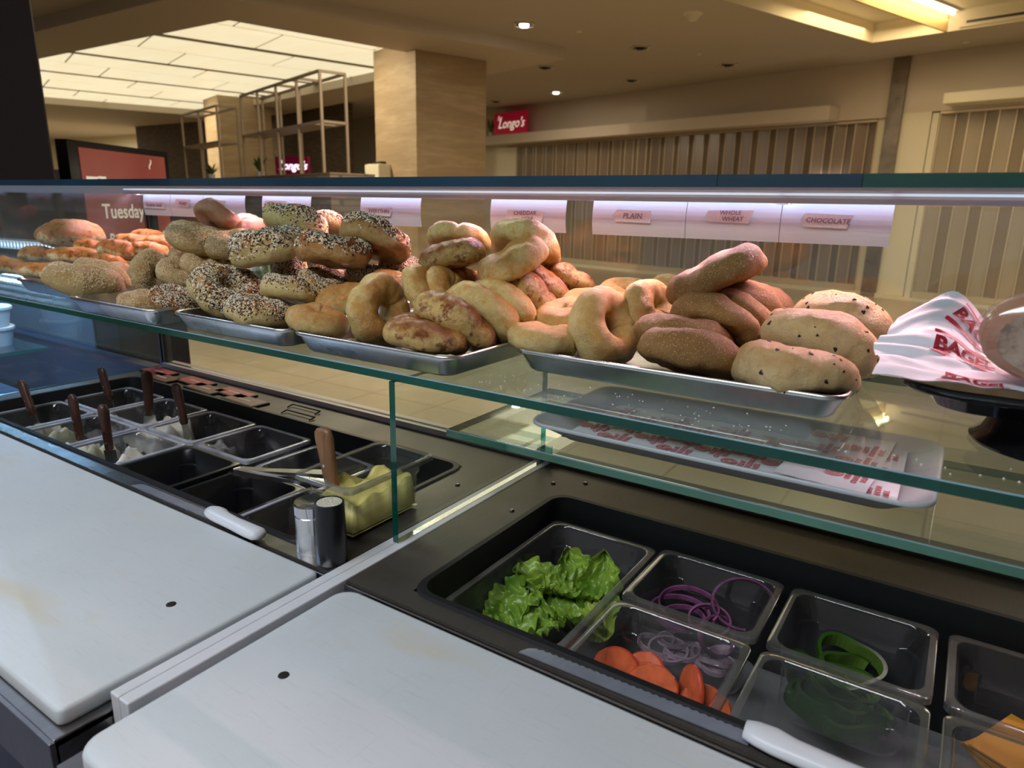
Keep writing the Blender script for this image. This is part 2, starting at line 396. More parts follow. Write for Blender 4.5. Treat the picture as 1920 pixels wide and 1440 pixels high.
# rows run along V (seams every 1.0 m across U); dark channels every second row
row = 0; us = 1.4
while us > -14:
    wv = 1.22; dark = (row % 2 == 1)
    off = (row % 3)*.72
    k = -4
    while k < 8:
        a0 = us-wv+.03; a1 = us-(.22 if dark else .03); c0 = k*2.15+off; c1 = c0+2.115
        P = [O+U*a0+V*c0, O+U*a1+V*c0, O+U*a1+V*c1, O+U*a0+V*c1]
        pl = clip([(p.x, p.y) for p in P])
        if pl:
            bb = MB(); bb.loft([[Vector((x, y, z)) for x, y in pl] for z in (ZC-.012, ZC-.006)], 0, True, True)
            at_parent(bb.build('panel', M_panel), lum)
        k += 1
    us -= wv; row += 1

# wall frame: x along the shopfronts, y into the wall
WA = math.radians(-14)
MW = Matrix.Translation((-1.3, 12.95, 0)) @ Matrix.Rotation(WA, 4, 'Z')
def wbox(mb, s0, s1, y0, y1, z0, z1, m=0): return mb.box(s0, s1, y0, y1, z0, z1, m, MW)
b = MB(); wbox(b, -13, -.19, 0, .3, 1.93, ZC); wbox(b, .04, 9, 0, .3, 1.97, ZC); struct(b, 'wall_shopfront', M_wallp)
b = MB(); wbox(b, .04, .45, 0, .3, -.9, 1.97); wbox(b, -.34, -.19, .06, .3, -.9, 1.93); struct(b, 'wall_shopfront', M_cream)
b = MB(); wbox(b, -13, .45, -.06, .4, -.9, -.83); wbox(b, .45, 9, -.06, .4, -.9, -.85); struct(b, 'baseboard_shopfront', M_cream)
b = MB(); wbox(b, -13, 9, .9, 1.0, -.9, ZC); struct(b, 'wall_store', M_store)
b = MB(); wbox(b, -.19, .04, -.06, .2, -.9, ZC); M_post = steel('post_steel', (.30, .25, .20), .3, (1, 1, 8)); tag(b.build('shopfront_post', M_post), 'stainless steel post between the two shuttered shopfronts', 'post')
b = MB(); wbox(b, -13, -.95, -.42, 0, 1.92, 2.14); tag(b.build('soffit_ledge', M_wallp, bevel=.01), 'long beige ledge above the wide left shutter', 'ledge')
b = MB(); wbox(b, .70, 9, -.42, 0, 2.01, 2.16); tag(b.build('soffit_ledge', M_cream, bevel=.01), 'short cream ledge above the right shutter, beside the steel post', 'ledge')
def shutter_mats(n, ca, cb, trans):
    m, t, b_ = nt(n)
    f = noise_n(t, coord(t, (1, 1, .25)), 1.6, 4); L(t, ramp(t, f, [(.3, ca), (.7, cb)]), b_.inputs['Base Color'])
    b_.inputs['Roughness'].default_value = .22; b_.inputs['Transmission Weight'].default_value = trans; b_.inputs['Specular IOR Level'].default_value = .6
    return m
M_sla = shutter_mats('shutter_slat', (.20, .15, .11), (.29, .225, .16), .0)
M_slb = shutter_mats('shutter_slat_pale', (.36, .30, .21), (.44, .37, .27), .0)
M_hinge = plain('shutter_hinge', (.60, .50, .36), .4, metal=.3)
def shutter(s0, s1, pitch, mat, label, zb, zt, dark):
    r = empty('folding_shutter', MW @ Vector(((s0+s1)/2, .1, -.83)), label, 'shutter')
    n = int((s1-s0)/pitch); p = (s1-s0)/n
    zz = MB(); hg = MB()
    pts = [Vector((s0+i*p, .10+(.035 if i % 2 else -.035), 0)) for i in range(n+1)]
    for i in range(n):
        a, c = pts[i], pts[i+1]; k = Vector((.012, 0, 0))
        zz.add([MW @ v for v in (a+k+Vector((0, 0, zb)), c-k+Vector((0, 0, zb)), c-k+Vector((0, 0, zt)), a+k+Vector((0, 0, zt)))], [(0, 1, 2, 3)], i % 2)
    for i in range(n+1):
        a = pts[i]; hg.box(a.x-.010, a.x+.010, a.y-.012, a.y+.012, zb, zt, 0, MW)
    at_parent(zz.build('slat_curtain', [mat, dark]), r); at_parent(hg.build('hinge_rods', M_hinge), r)
    t_ = MB(); t_.box(s0, s1, .02, .20, zt, zt+.035, 0, MW); t_.box(s0, s1, .04, .16, zb-.025, zb+.07, 0, MW)
    at_parent(t_.build('rail', M_hinge), r)
shutter(-13, -.34, .17, M_sla, 'wide brown folding shutter closed across the left shopfront', -.80, 1.88, shutter_mats('shutter_slat_dark', (.14, .105, .08), (.22, .17, .125), 0))
shutter(.56, 6.5, .19, M_slb, 'pale folding shutter at right of the steel post', -.82, 1.93, shutter_mats('shutter_slat_mid', (.25, .20, .14), (.31, .25, .18), 0))
b = MB(); wbox(b, .46, .55, .02, .12, -.85, 1.95); tag(b.build('shutter_guide', M_cream), 'cream upright guide at the left edge of the right shutter', 'frame')
# glowing bar added as a lamp reflection on the left shutter
for s_, z_, sx, sz, mt, lb in ((-1.05, .92, .24, .035, M_lampglow, 'slim glowing bar added as a reflection on the shutter near the steel post'),):
    b = MB(); wbox(b, s_-sx, s_+sx, -.0, .03, z_-sz, z_+sz); tag(b.build('reflection_bar', mt), lb, 'lamp')
M_signred = plain('sign_red', (.42, .008, .035), .4, emit=(.5, .0, .04), es=.12)
M_signdim = plain('sign_maroon', (.18, .006, .03), .4, emit=(.3, .0, .05), es=.1)
M_signtxt = plain('sign_letters', (.85, .75, .62), .5, emit=(1, .85, .7), es=.35)
M_signtxt2 = plain('sign_letters_lit', (.9, .8, .95), .5, emit=(1, .85, 1), es=1.0)
def sign(name, M, wd, ht, m1, m2, label, big):
    r = empty(name, M.translation, label, 'sign'); r.rotation_euler = M.to_euler()
    MB().box(-wd/2, wd/2, 0, .05, -ht/2, ht/2).build('sign_board', m1, r)
    T = Matrix.Translation((.03*wd, -.004, -.04*ht)) @ Matrix.Rotation(PI/2, 4, 'X')
    text_mesh("Longo's", big, m2, parent=r, M=T, shear=.35, bold=.004)
    T = Matrix.Translation((-.32*wd, -.004, .26*ht)) @ Matrix.Rotation(PI/2, 4, 'X')
    text_mesh("by", big*.55, m2, parent=r, M=T, shear=.3)
    return r
sign('wall_sign', MW @ Matrix.Translation((-8.65, -.42, 2.39)), 1.15, .48, M_signred, M_signtxt, 'red sign with cursive white lettering standing on the left shopfront ledge', .30)
sign('counter_sign', Matrix.Translation((-7.56, 6.22, .905)) @ Matrix.Rotation(.25, 4, 'Z'), .50, .22, M_signdim, M_signtxt2, 'maroon sign with lit cursive lettering on the dark planter wall', .14)

# pillars
def pillar(M, a, c, label):
    b = MB(); b.box(-a, 0, 0, c, -.9, ZB+.15, 0, M); return tag(b.build('pillar', M_wood), label, 'pillar', kind=None)
VB = Matrix(((.951, .35, 0, -7.24), (-.309, .937, 0, 8.306), (0, 0, 1, 0), (0, 0, 0, 1)))
pillar(VB, 1.29, 1.25, 'large square pillar clad in pale horizontal-grained wood')
VB2 = Matrix(((.951, .35, 0, -15.0), (-.309, .937, 0, 10.35), (0, 0, 1, 0), (0, 0, 0, 1)))
pillar(VB2, 1.15, 1.2, 'distant wood-clad pillar behind the metal display frames')
r = empty('hose_cabinet', VB @ Vector((-1.02, 0, .62)), 'white wall box fixed low on the near face of the large pillar', 'wall box'); r.rotation_euler = (0, 0, -.314)
MB().box(-.26, .22, -.22, -.001, 0, .44).build('box_body', M_cream, r, bevel=.015)
MB().box(-.10, .06, -.225, -.215, .05, .26).build('dark_window', M_darkw, r)
MB().box(-.06, .16, -.15, -.05, .44, .48).build('top_handle', M_darkw, r)

# back of the mall
b = MB(); b.box(-34, -9, 15.2, 15.4, -.9, ZC); struct(b, 'wall_back', M_cream)
b = MB(); b.box(-22.6, -13.2, 12.6, 12.8, -.9, ZC); struct(b, 'wall_back', M_stone)
b = MB(); b.box(-34, -33.8, 1.1, 26, -.9, ZC); struct(b, 'wall_left', M_cream)
b = MB(); b.box(12, 12.2, 1.1, 26, -.9, ZC); struct(b, 'wall_right', M_wallp)
# planter wall and display frames
def along(A, B, name, mats, w_, z0, z1, label, cat):
    A = Vector(A); B = Vector(B); d_ = (B-A).normalized(); n_ = Vector((-d_.y, d_.x, 0)); L_ = (B-A).length
    M = Matrix(((d_.x, n_.x, 0, A.x), (d_.y, n_.y, 0, A.y), (0, 0, 1, 0), (0, 0, 0, 1)))
    return tag(MB().box(0, L_, 0, w_, z0, z1, 0, M).build(name, mats), label, cat), M, L_
pw, MPW, LPW = along((-11.6, 6.85, 0), (-5.45, 4.95, 0), 'planter_wall', M_stone, .5, -.9, .74, 'low dark stone planter wall below the metal display frames', 'planter')
M_frm = plain('frame_metal', (.33, .26, .19), .45, metal=.5)
def display_frame(A, B, z0, z1, zm, n, label, wd=.28):
    A = Vector(A); B = Vector(B); d_ = (B-A).normalized(); n_ = Vector((-d_.y, d_.x, 0)); Ln = (B-A).length
    r = empty('metal_rack', ((A+B)/2).to_tuple()[:2]+(z0,), label, 'metal frame')
    M = Matrix(((d_.x, n_.x, 0, A.x), (d_.y, n_.y, 0, A.y), (0, 0, 1, 0), (0, 0, 0, 1))); t_ = .013
    for i in range(n+1):
        x = Ln*i/n
        for y in (0, wd):
            o = MB().box(x-t_, x+t_, y-t_, y+t_, z0, z1, 0, M).build('upright', M_frm); at_parent(o, r)
    b = MB()
    for z in (z1, zm):
        for y in (0, wd): b.box(0, Ln, y-t_, y+t_, z-t_, z+t_, 0, M)
        for i in range(n+1): b.box(Ln*i/n-t_, Ln*i/n+t_, 0, wd, z-t_, z+t_, 0, M)
    at_parent(b.build('rails', M_frm), r)
    o = MB().box(0, Ln*.9, 0, wd, zm-.012, zm+.006, 0, M).build('shelf', M_frm); at_parent(o, r)
display_frame((-8.25, 6.03, 0), (-5.9, 5.28, 0), .74, 1.76, 1.27, 4, 'long open metal display frame right of the distant pillar')
display_frame((-10.7, 6.72, 0), (-9.1, 6.25, 0), .74, 1.72, 1.25, 2, 'small open metal display frame in front of the distant pillar')
M_leafd = plain('plant_leaf', (.10, .16, .04), .5, var=.3)
def plant(x, y, z, h, n, label, sp=.10):
    r = empty('potted_plant', (x, y, z), label, 'plant'); rnd = random.Random(int(x*100)+n)
    MB().lathe([(.045, 0), (.06, .09), (.052, .088), (.04, .06)], n=14).build('pot', M_white, r, smooth=False)
    b = MB()
    for i in range(n):
        a = rnd.random()*2*PI; l = h*(.6+.5*rnd.random()); o_ = sp*(.4+rnd.random())
        q = [Vector((math.cos(a)*o_*t_, math.sin(a)*o_*t_, .07+l*(t_-.35*t_*t_))) for t_ in (0, .35, .7, 1)]
        side = Vector((-math.sin(a), math.cos(a), 0)); ws = (.006, .022, .018, .002)
        b.loft([[q[k]-side*ws[k], q[k]+Vector((0, 0, .004)), q[k]+side*ws[k], q[k]-Vector((0, 0, .002))] for k in range(4)], 0, True, True)
    b.build('leaves', M_leafd, r)
plant(-8.15, 6.18, .74, .32, 16, 'small leafy plant in white pot beside the maroon counter sign')
plant(-9.9, 6.62, .74, .26, 14, 'small leafy plant in white pot under the small metal frame')
p_ = MW @ Vector((-9.55, -.25, 2.14)); plant(p_.x, p_.y, p_.z, .5, 20, 'tall leafy plant on the ledge beside the red cursive sign', .14)
for k, (x, y, lb) in enumerate(((-6.1, 5.0, 'bushy green plant on the mall floor behind the seeded bagels'), (-7.6, 5.45, 'second bushy floor plant, further left behind the seeded bagels'))):
    plant(x, y-.35, -.9, 1.25, 60, lb, .42)

# ceiling fittings
def downlight(x, y, lit, label):
    r = empty('downlight', (x, y, ZC), label, 'downlight', 'square recessed downlights in the mall ceiling'); r.rotation_euler = (0, 0, .6)
    b = MB(); a = .13
    for s0, s1, t0, t1 in ((-a, a, -a, -a+.022), (-a, a, a-.022, a), (-a, -a+.022, -a, a), (a-.022, a, -a, a)): b.box(s0, s1, t0, t1, -.012, -.001)
    b.build('trim_frame', M_cream, r)
    MB().box(-a, a, -a, a, -.004, -.001).build('recess', M_darkw, r)
    MB().lathe([(.0, -.03), (.055, -.03), (.065, -.004), (.0, -.004)], n=20).build('lamp', M_lampglow if lit else M_liner, r, smooth=False)
for x, y, lit, lb in ((-5.48, 8.49, 1, 'lit square downlight nearest the lowered bulkhead corner'), (-4.67, 10.47, 0, 'unlit square downlight in mid ceiling below the smoke detector'),
        (-3.90, 12.31, 0, 'unlit square downlight nearest the right ceiling recess'), (-5.90, 12.92, 0, 'unlit square downlight close above the left shopfront wall'),
        (-7.90, 13.54, 1, 'lit square downlight above the shopfront wall, right of the red sign'), (-6.72, 11.11, 0, 'unlit square downlight half hidden by the bulkhead corner'),
        (-9.81, 14.06, 0, 'unlit square downlight just right of the large pillar')):
    downlight(x, y, lit, lb)
r = empty('smoke_detector', (-3.35, 9.04, ZC), 'beige cone-shaped detector hanging from the mall ceiling', 'detector')
MB().lathe([(.0, -.085), (.045, -.082), (.095, -.012), (.10, 0), (0, 0)], n=24).build('cone', M_cream, r, smooth=False); MB().lathe([(.11, -.012), (.12, 0), (0, 0)], n=24).build('base_ring', M_cream, r)
for x, y, lb in ((-5.0, 9.15, 'small round ceiling sprinkler right of the bulkhead edge'), (-4.05, 11.3, 'small round ceiling sprinkler between two unlit downlights'), (-.55, 12.25, 'small round ceiling sprinkler above the right shopfront')):
    tag(MB().lathe([(0, -.02), (.03, -.018), (.045, -.002), (0, 0)], n=16).build('sprinkler', M_cream, loc=(x, y, ZC)), lb, 'sprinkler')
tag(MB().lathe([(0, -.006), (.12, -.006), (.13, 0), (0, 0)], n=28).build('ceiling_speaker', M_ceil, loc=(-4.32, 7.99, ZC)), 'flat round speaker grille at the top of the mall ceiling', 'speaker')

# ================================================================ THE SHOP BEHIND THE COUNTER
M_shopwall = plain('shop_wall', (.72, .72, .74), .6)
b = MB(); b.box(-6, 3, -2.3, -2.2, -.9, 1.95); struct(b, 'wall_shop', M_shopwall)
b = MB(); b.box(-6, 3, -2.3, 1.2, 1.92, 2.0); struct(b, 'ceiling', M_shopwall)
b = MB(); b.box(-4.3, -3.58, 1.35, 1.60, -.9, 3.0); tag(b.build('black_column', M_darkw, bevel=.01), 'tall matt black column at the left edge of the shop front', 'column')
b = MB(); b.box(-9, -5.0, 2.2, 2.3, -.9, .62); tag(b.build('partition_screen', M_darkw), 'dark low screen behind the left end of the display case', 'screen')

M_cabs = plain('blue_grey_steel', (.20, .26, .40), .3, metal=.3, var=.15, vscale=3)
r = empty('service_cabinet', (-3.6, 1.35, -.9), 'bluish grey steel cabinet beyond the left glass end panel', 'cabinet')
at_parent(MB().box(-5.6, -2.34, 1.10, 1.33, -.9, .14).build('cabinet_body', M_cabs, bevel=.004), r); at_parent(MB().box(-2.34, -2.20, 1.10, 1.33, -.9, .16).build('side_panel', M_darkw), r)
for k in range(4): at_parent(MB().box(-5.5+k*.8, -4.74+k*.8, 1.092, 1.10, -.85, .08).build('door', M_cabs, bevel=.003), r)

# digital menu screen facing the mall queue
A = Vector((-3.712, 1.726, 0)); dB = Vector((-.467, .884, 0)).normalized(); nB = Vector((dB.y, -dB.x, 0))
MT = Matrix(((dB.x, 0, nB.x, A.x), (dB.y, 0, nB.y, A.y), (0, 1, 0, 0), (0, 0, 0, 1)))   # x along screen, y up, z out
def screen_mat():
    m, t, b = nt('poster_screen')
    f = noise_n(t, coord(t, (1, 1, 1)), 1.5, 3); c = ramp(t, f, [(.3, (.13, .026, .018)), (.75, (.18, .046, .032))])
    L(t, c, b.inputs['Base Color']); L(t, c, b.inputs['Emission Color']); b.inputs['Emission Strength'].default_value = .55; b.inputs['Roughness'].default_value = .2; return m
r = empty('digital_sign', (A+dB*.4-nB*.03).to_tuple()[:2]+(-.9,), 'tall black framed screen with brown advert and pale lettering', 'screen')
o = MB().box(0, .833, -.62, .72, -.06, 0, 0, MT).build('frame', M_blackgl); at_parent(o, r)
o = MB().box(.073, .79, .12, .688, 0, .004, 0, MT).build('screen', screen_mat()); at_parent(o, r); scr = o
o = MB().box(.25, .58, -.90, -.62, -.16, .05, 0, MT).build('pedestal', M_blackgl); at_parent(o, r)
M_scrtxt = plain('screen_letters', (.55, .50, .44), .5, emit=(.75, .66, .55), es=.42)
for s_, x, z, sz in (('Two', .285, .515, .105), ('Tuesday:', .375, .378, .105), ('Buttered Bagel', .47, .235, .083)):
    o = text_mesh(s_, sz, M_scrtxt, M=MT @ Matrix.Translation((x, z, .0045)), bold=.0012); at_parent(o, r)
o = MB().box(.10, .185, .528, .553, .0042, .0050, 0, MT).build('label_block', M_scrtxt); at_parent(o, r)
o = text_mesh('~', .10, M_scrtxt, name='emblem', M=MT @ Matrix.Translation((.64, .64, .0045)) @ Matrix.Rotation(1.2, 4, 'Z')); at_parent(o, r)
# ================================================================ DISPLAY CASE: PANES
def pane(name, x0, x1, y0, y1, z0, z1, thin, mats, label, cat='glass pane', **k):
    """thin = axis of the thickness; broad faces are clear, the cut edges show deep green"""
    e = {'z': [0, 0, 1, 1, 1, 1], 'y': [1, 1, 0, 0, 1, 1], 'x': [1, 1, 1, 1, 0, 0]}[thin]
    o = MB().box(0, x1-x0, 0, y1-y0, 0, z1-z0, edge=e).build(name, mats, loc=(x0, y0, z0))
    return tag(o, label, cat, **k)
pane('display_shelf', -3.4, 1.1, .636, 1.026, .2285, .2395, 'z', [M_shelf, M_edge], 'long green-edged glass shelf carrying the bagel trays', 'glass shelf')
pane('counter_top_glass', -3.4, -.222, .70, 1.045, .472, .484, 'z', [M_top, M_edge_b], 'left length of blue-edged glass top over the display case', 'glass top')
pane('counter_top_glass', -.2215, -.0925, .70, 1.045, .472, .484, 'z', [M_top, M_edge_b], 'short middle length of glass top above the chocolate card', 'glass top')
pane('counter_top_glass', -.092, 1.1, .70, 1.045, .472, .484, 'z', [M_top, M_edge], 'right length of glass top with greenish front edge', 'glass top')
pane('lower_shelf', -.592, 1.1, .735, 1.026, .128, .1385, 'z', [M_shelf, M_edge_l], 'lower glass shelf with rough pale green edge under the bagel shelf', 'glass shelf')
pane('front_pane', -1.825, 1.1, 1.031, 1.039, .012, .461, 'y', [M_pane, M_edge], 'upright customer-side glass of the display case')
pane('front_pane', -3.4, -1.85, 1.031, 1.039, .012, .461, 'y', [M_pane, M_edge], 'upright customer-side glass beyond the left corner')
pane('station_divider', -.603, -.593, .6315, 1.02, .002, .2285, 'x', [M_pane, M_edge], 'green-edged upright glass divider between the two stations')
pane('end_pane', -1.840, -1.832, .56, 1.028, .002, .2285, 'x', [M_pane, M_edge], 'lower glass end panel left of the cream cheese station')
pane('end_pane', -1.840, -1.832, .64, 1.028, .2395, .461, 'x', [M_pane, M_edge], 'upper glass end panel left of the pizza bread tray')
tag(MB().box(-1.850, -1.826, 1.028, 1.052, 0, .46).build('corner_post', M_steel_d), 'slim metal corner post at the left end of the case', 'post')
tag(MB().box(-3.4, 1.1, 1.024, 1.05, .461, .472).box(-3.4, 1.1, .978, .982, .4605, .472).box(-3.4, 1.1, .982, 1.024, .4708, .472).box(-3.4, 1.1, 1.003, 1.005, .4612, .4708).build('top_rail', M_bar), 'slim metal rail holding the light under the glass top', 'rail')
M_highlight = plain('edge_highlight', (.30, .48, .55), .12, spec=.9)  # pale strips paint a highlight along the shelf front edges
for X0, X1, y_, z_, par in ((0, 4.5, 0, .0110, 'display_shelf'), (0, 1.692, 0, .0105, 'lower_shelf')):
    MB().box(X0, X1, y_-.0003, y_+.0012, z_-.0010, z_+.0002).build('edge_highlight', M_highlight, bpy.data.objects[par])
M_glint = plain('led_glint', (1, 1, 1), .4, emit=(.62, .72, 1), es=.35)
tag(MB().box(-1.82, 1.0, .966, .972, .4705, .472).build('led_glint', M_glint), 'thin white strip added for light reflected under the glass top', 'light reflection')  # glowing line stands in for the LED's reflection on the glass underside
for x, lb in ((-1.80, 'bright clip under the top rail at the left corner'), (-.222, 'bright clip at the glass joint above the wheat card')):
    tag(MB().box(x-.008, x+.008, .985, 1.007, .459, .4715).build('glass_clip', M_glint), lb, 'clip')  # clip glow stands in for light caught on the metal
# shelf-edge cards with masking-tape notes
cards = [(-1.858+.03, -1.705, ['SESAME', 'seeds'], (-1.78, -1.69), 'leftmost white card in the run of three, note facing the corner post', 'Sesame seed'),
         (-1.703, -1.566, None, 0, 'middle white card in the run of three above the sesame bagels', 'Asiago'),
         (-1.564, -1.406, None, 0, 'right white card in the run of three, behind the brown bagel', 'Onion'),
         (-1.344, -1.184, None, 0, 'single white card above the dark-rimmed seeded bagel', 'Sesame'),
         (-1.037, -.880, None, 0, 'white card with note reading everything', 'EVERYTHIN'),
         (-.719, -.568, None, 0, 'white card with two-line note reading cheddar herb', 'CHEDDAR\n    HERB'),
         (-.519, -.365, None, 0, 'white card with note reading plain', 'PLAIN'),
         (-.364, -.230, None, 0, 'white card with note reading whole wheat', 'WHOLE\n   WHEAT'),
         (-.229, -.093, None, 0, 'white card with note reading chocolate, at the right end of the row', 'CHOCOLATE')]
tapes = [(-1.82, -1.725, .442, .427), (-1.674, -1.611, .45, .433), (-1.522, -1.471, .449, .434), (-1.328, -1.256, .451, .436), (-1.02, -.947, .443, .427), (-.682, -.608, .443, .425), (-.479, -.417, .447, .43), (-.331, -.265, .451, .434), (-.2, -.137, .447, .431)]
for i, (c, tp) in enumerate(zip(cards, tapes)):
    x0, x1 = c[0], c[1]; zb = .4085
    r = empty('shelf_card', ((x0+x1)/2, 1.021, zb), c[4], 'card', 'white cards hung along the glass')
    b = MB(); n = 8; prof = [(-.0 - .006*math.sin(PI*k/n)*.6, (.461-zb)*k/n) for k in range(n+1)]
    rows = []
    for y, z in prof: rows.append([Vector((-(x1-x0)/2, y, z)), Vector(((x1-x0)/2, y, z)), Vector(((x1-x0)/2, y+.0012, z)), Vector((-(x1-x0)/2, y+.0012, z))])
    b.loft(rows, 0, True, True); b.build('card_sheet', M_card, r, smooth=False)
    a0, a1 = tp[0]-(x0+x1)/2, tp[1]-(x0+x1)/2; z1, z0 = tp[2]-zb, tp[3]-zb; rnd = random.Random(i); sk = rnd.uniform(-.004, .006)
    yb = -.0052; ht = z1-z0
    tb = MB(); q = [(a0+.002, z0), (a1-.006+sk, z0-.001), (a1, z1), (a0+abs(sk), z1+rnd.uniform(-.002, .002)), (a0-.003, (z0+z1)/2)]
    tb.loft([[Vector((x, yb-.0009*k_-.0010, z)) for x, z in q] for k_ in (0, 1)], 0, True, True); o = tb.build('tape_note', M_tape, r)
    T = Matrix.Translation(((a0+a1)/2, yb-.0023, (z0+z1)/2)) @ Matrix.Rotation(rnd.uniform(-.04, .04)*(-1), 4, 'Y') @ Matrix.Rotation(PI/2, 4, 'X')
    sz = (.0125 if '\n' not in c[5] else .0085)*(a1-a0)/.065*(.75 if len(c[5]) > 8 and '\n' not in c[5] else 1)
    tx = text_mesh(c[5], sz, M_ink, 'handwriting', o, T, shear=.1, extrude=.0002)

# ================================================================ COUNTERS
def frame_top(mb, X0, X1, Y0, Y1, x0, x1, y0, y1, z0, z1, m=0):
    mb.box(X0, x0, Y0, Y1, z0, z1, m); mb.box(x1, X1, Y0, Y1, z0, z1, m); mb.box(x0, x1, Y0, y0, z0, z1, m); mb.box(x0, x1, y1, Y1, z0, z1, m)
def counter(label, X0, X1, yf, wx0, wx1, wy0, wy1, bx):
    r = empty('prep_counter', ((X0+X1)/2, .6, -.9), label, 'counter')
    b = MB(); frame_top(b, X0, X1, .5265, 1.02, wx0, wx1, wy0, wy1, -.004, 0); at_parent(b.build('worktop', M_steel), r)
    if X0 < -1: at_parent(MB().box(X0, X1, .5268, .549, 0, .0008).build('sheen_strip', M_tray), r)  # brighter steel stands in for a reflected light band
    # raised black rim and liner of the cold well
    b = MB(); rings = []
    for ins, z, rad in ((-.006, 0.0005, .03), (-.004, .0035, .03), (.004, .0035, .026), (.006, -.004, .024), (.010, -.17, .02)):
        rings.append(rr(wx0+ins, wx1-ins, wy0+ins, wy1-ins, rad, z))
    b.loft(rings); at_parent(shade(b.build('well_liner', M_liner)), r)
    b = MB(); b.loft([rr(wx0+.008, wx1-.008, wy0+.008, wy1-.008, .02, z) for z in (-.175, -.17)], 0, True, True); at_parent(b.build('well_floor', M_well), r)
    b = MB(); b.box(X0, X1, yf, .5265, -.028, -.0185); b.box(X0, X1, yf-.004, yf+.004, -.082, -.0205);
    b.box(X1-.004, X1, yf, .5265, -.082, -.0205); b.box(X0, X1, .5225, .5265, -.0185, -.004); at_parent(b.build('board_ledge', M_apron, bevel=.001), r)
    b = MB(); b.box(X0+.01, X1-.01, yf+.05, .30, -.9, -.085); b.box(X0+.01, X1-.01, .30, 1.02, -.9, -.18); b.box(X0+.01, X1-.01, .30, .50, -.18, -.03); at_parent(b.build('cabinet_body', M_steel_d), r)
    return r
counter('left steel prep counter with cream cheese pans in a black well', -1.826, -.616, .208, -1.775, -.70, .556, .915, 0)
counter('right steel prep counter with vegetable pans in a black well', -.584, 1.1, .196, -.500, .60, .556, .905, 0)
r = empty('neighbour_counter', (-2.6, .8, -.9), 'dim steel counter with blue light in its colour beyond the left glass end panel', 'counter')
M_bluelit = plain('blue_lit_steel', (.30, .37, .60), .22, metal=.3, var=.1)  # blue of the LED light put into the steel colour
at_parent(MB().box(-3.6, -1.86, .50, 1.02, -.25, -.22).build('worktop', M_bluelit), r)
at_parent(MB().box(-3.6, -1.86, .5, 1.02, -.9, -.25).build('cabinet_body', M_steel_d), r)
pane('side_shelf', -3.5, -2.50, .72, 1.02, -.040, -.030, 'z', [M_shelf, M_edge_l], 'short glass shelf carrying white tubs at the far left', 'glass shelf')
for k, (x, y, z, lb) in enumerate(((-2.655, .93, -.030, 'lower white lidded tub of the stack at the far left'), (-2.655, .93, .036, 'upper white lidded tub of the stack at the far left'))):
    t_ = empty('deli_tub', (x, y, z), lb, 'tub', 'white deli tubs')
    MB().lathe([(0, 0), (.046, 0), (.054, .054), (.0, .054)], n=32).build('tub_body', M_white, t_); MB().lathe([(.0, .054), (.060, .054), (.060, .062), (.056, .0655), (.050, .062), (0, .062)], n=32).build('lid', M_white, t_)
t_ = empty('reflected_tube', (-2.6, 1.0, .29), 'ribbed blue-white bar added for a light reflected at far left', 'light tube')  # glowing bar stands in for an LED reflected in the glass
b = MB(); b.tube([(-.6, 0, 0), (.33, 0, .012)], .010, 10); b.build('tube', plain('reflected_glow', (.6, .7, .8), .4, emit=(.50, .74, 1), es=1.6), t_, smooth=True)
b = MB()
for k in range(40): b.box(-.6+k*.0235, -.6+k*.0235+.009, -.012, .012, -.012+k*.0003, .012+k*.0003)
b.build('ribs', M_white, t_)
# divider rail and base trims
r = empty('divider_rail', (-.598, .64, -.03), 'long white rail on the counter between the two cutting boards', 'rail')
for x0, x1 in ((-.6135, -.5990), (-.5985, -.5825)):
    at_parent(MB().box(x0, x1, .258, 1.024, -.040, .0015).build('rail_half', M_alu, bevel=.0015), r)
at_parent(MB().box(-.6135, -.5825, 1.024, 1.030, 0, .03).build('end_block', M_alu, bevel=.001), r)
b = MB(); b.box(-1.826, -.616, 1.020, 1.056, -.02, .0115); tag(b.build('base_trim', plain('pink_lit_trim', (.78, .62, .64), .4)), 'pale strip under the customer glass behind the left station', 'trim')  # pink of the LED light put into the trim colour
b = MB(); b.box(-.584, 1.1, 1.020, 1.056, -.02, .0115); tag(b.build('base_trim', plain('bronze_trim', (.10, .07, .05), .4)), 'dark bronze strip under the customer glass behind the right station', 'trim')
tag(MB().box(-3.4, 1.1, 1.04, 1.08, -.9, -.02).build('case_apron', plain('apron_blue_grey', (.07, .085, .13), .4)), 'customer-side front panel below the display case', 'panel')
# cutting boards with rivets
def cboard(x0, x1, y0, y1, rad, label, rivets):
    r = empty('cutting_board', ((x0+x1)/2, (y0+y1)/2, -.0185), label, 'cutting board'); cx, cy_ = (x0+x1)/2, (y0+y1)/2
    b = MB(); rg = []
    for ins, z in ((.0025, 0), (.0006, .0012), (0, .004), (0, .0145), (.001, .0175), (.004, .0185)): rg.append(rr(x0-cx+ins, x1-cx-ins, y0-cy_+ins, y1-cy_-ins, rad, z, 6))
    b.loft(rg, 0, True, True); shade(b.build('board', M_board, r), 60)
    for x, y in rivets: MB().lathe([(0, .0180), (.0058, .0183), (.0052, .0192), (.003, .0196), (0, .0196)], (x-cx, y-cy_, 0), 20).build('rivet', M_rivet, r)
cboard(-1.80, -.6255, .218, .5215, .008, 'white plastic cutting board on the left station, stained yellow', [(-.706, .374)])
cboard(-.572, .95, .205, .516, .022, 'white plastic cutting board on the right station', [(-.501, .367)])

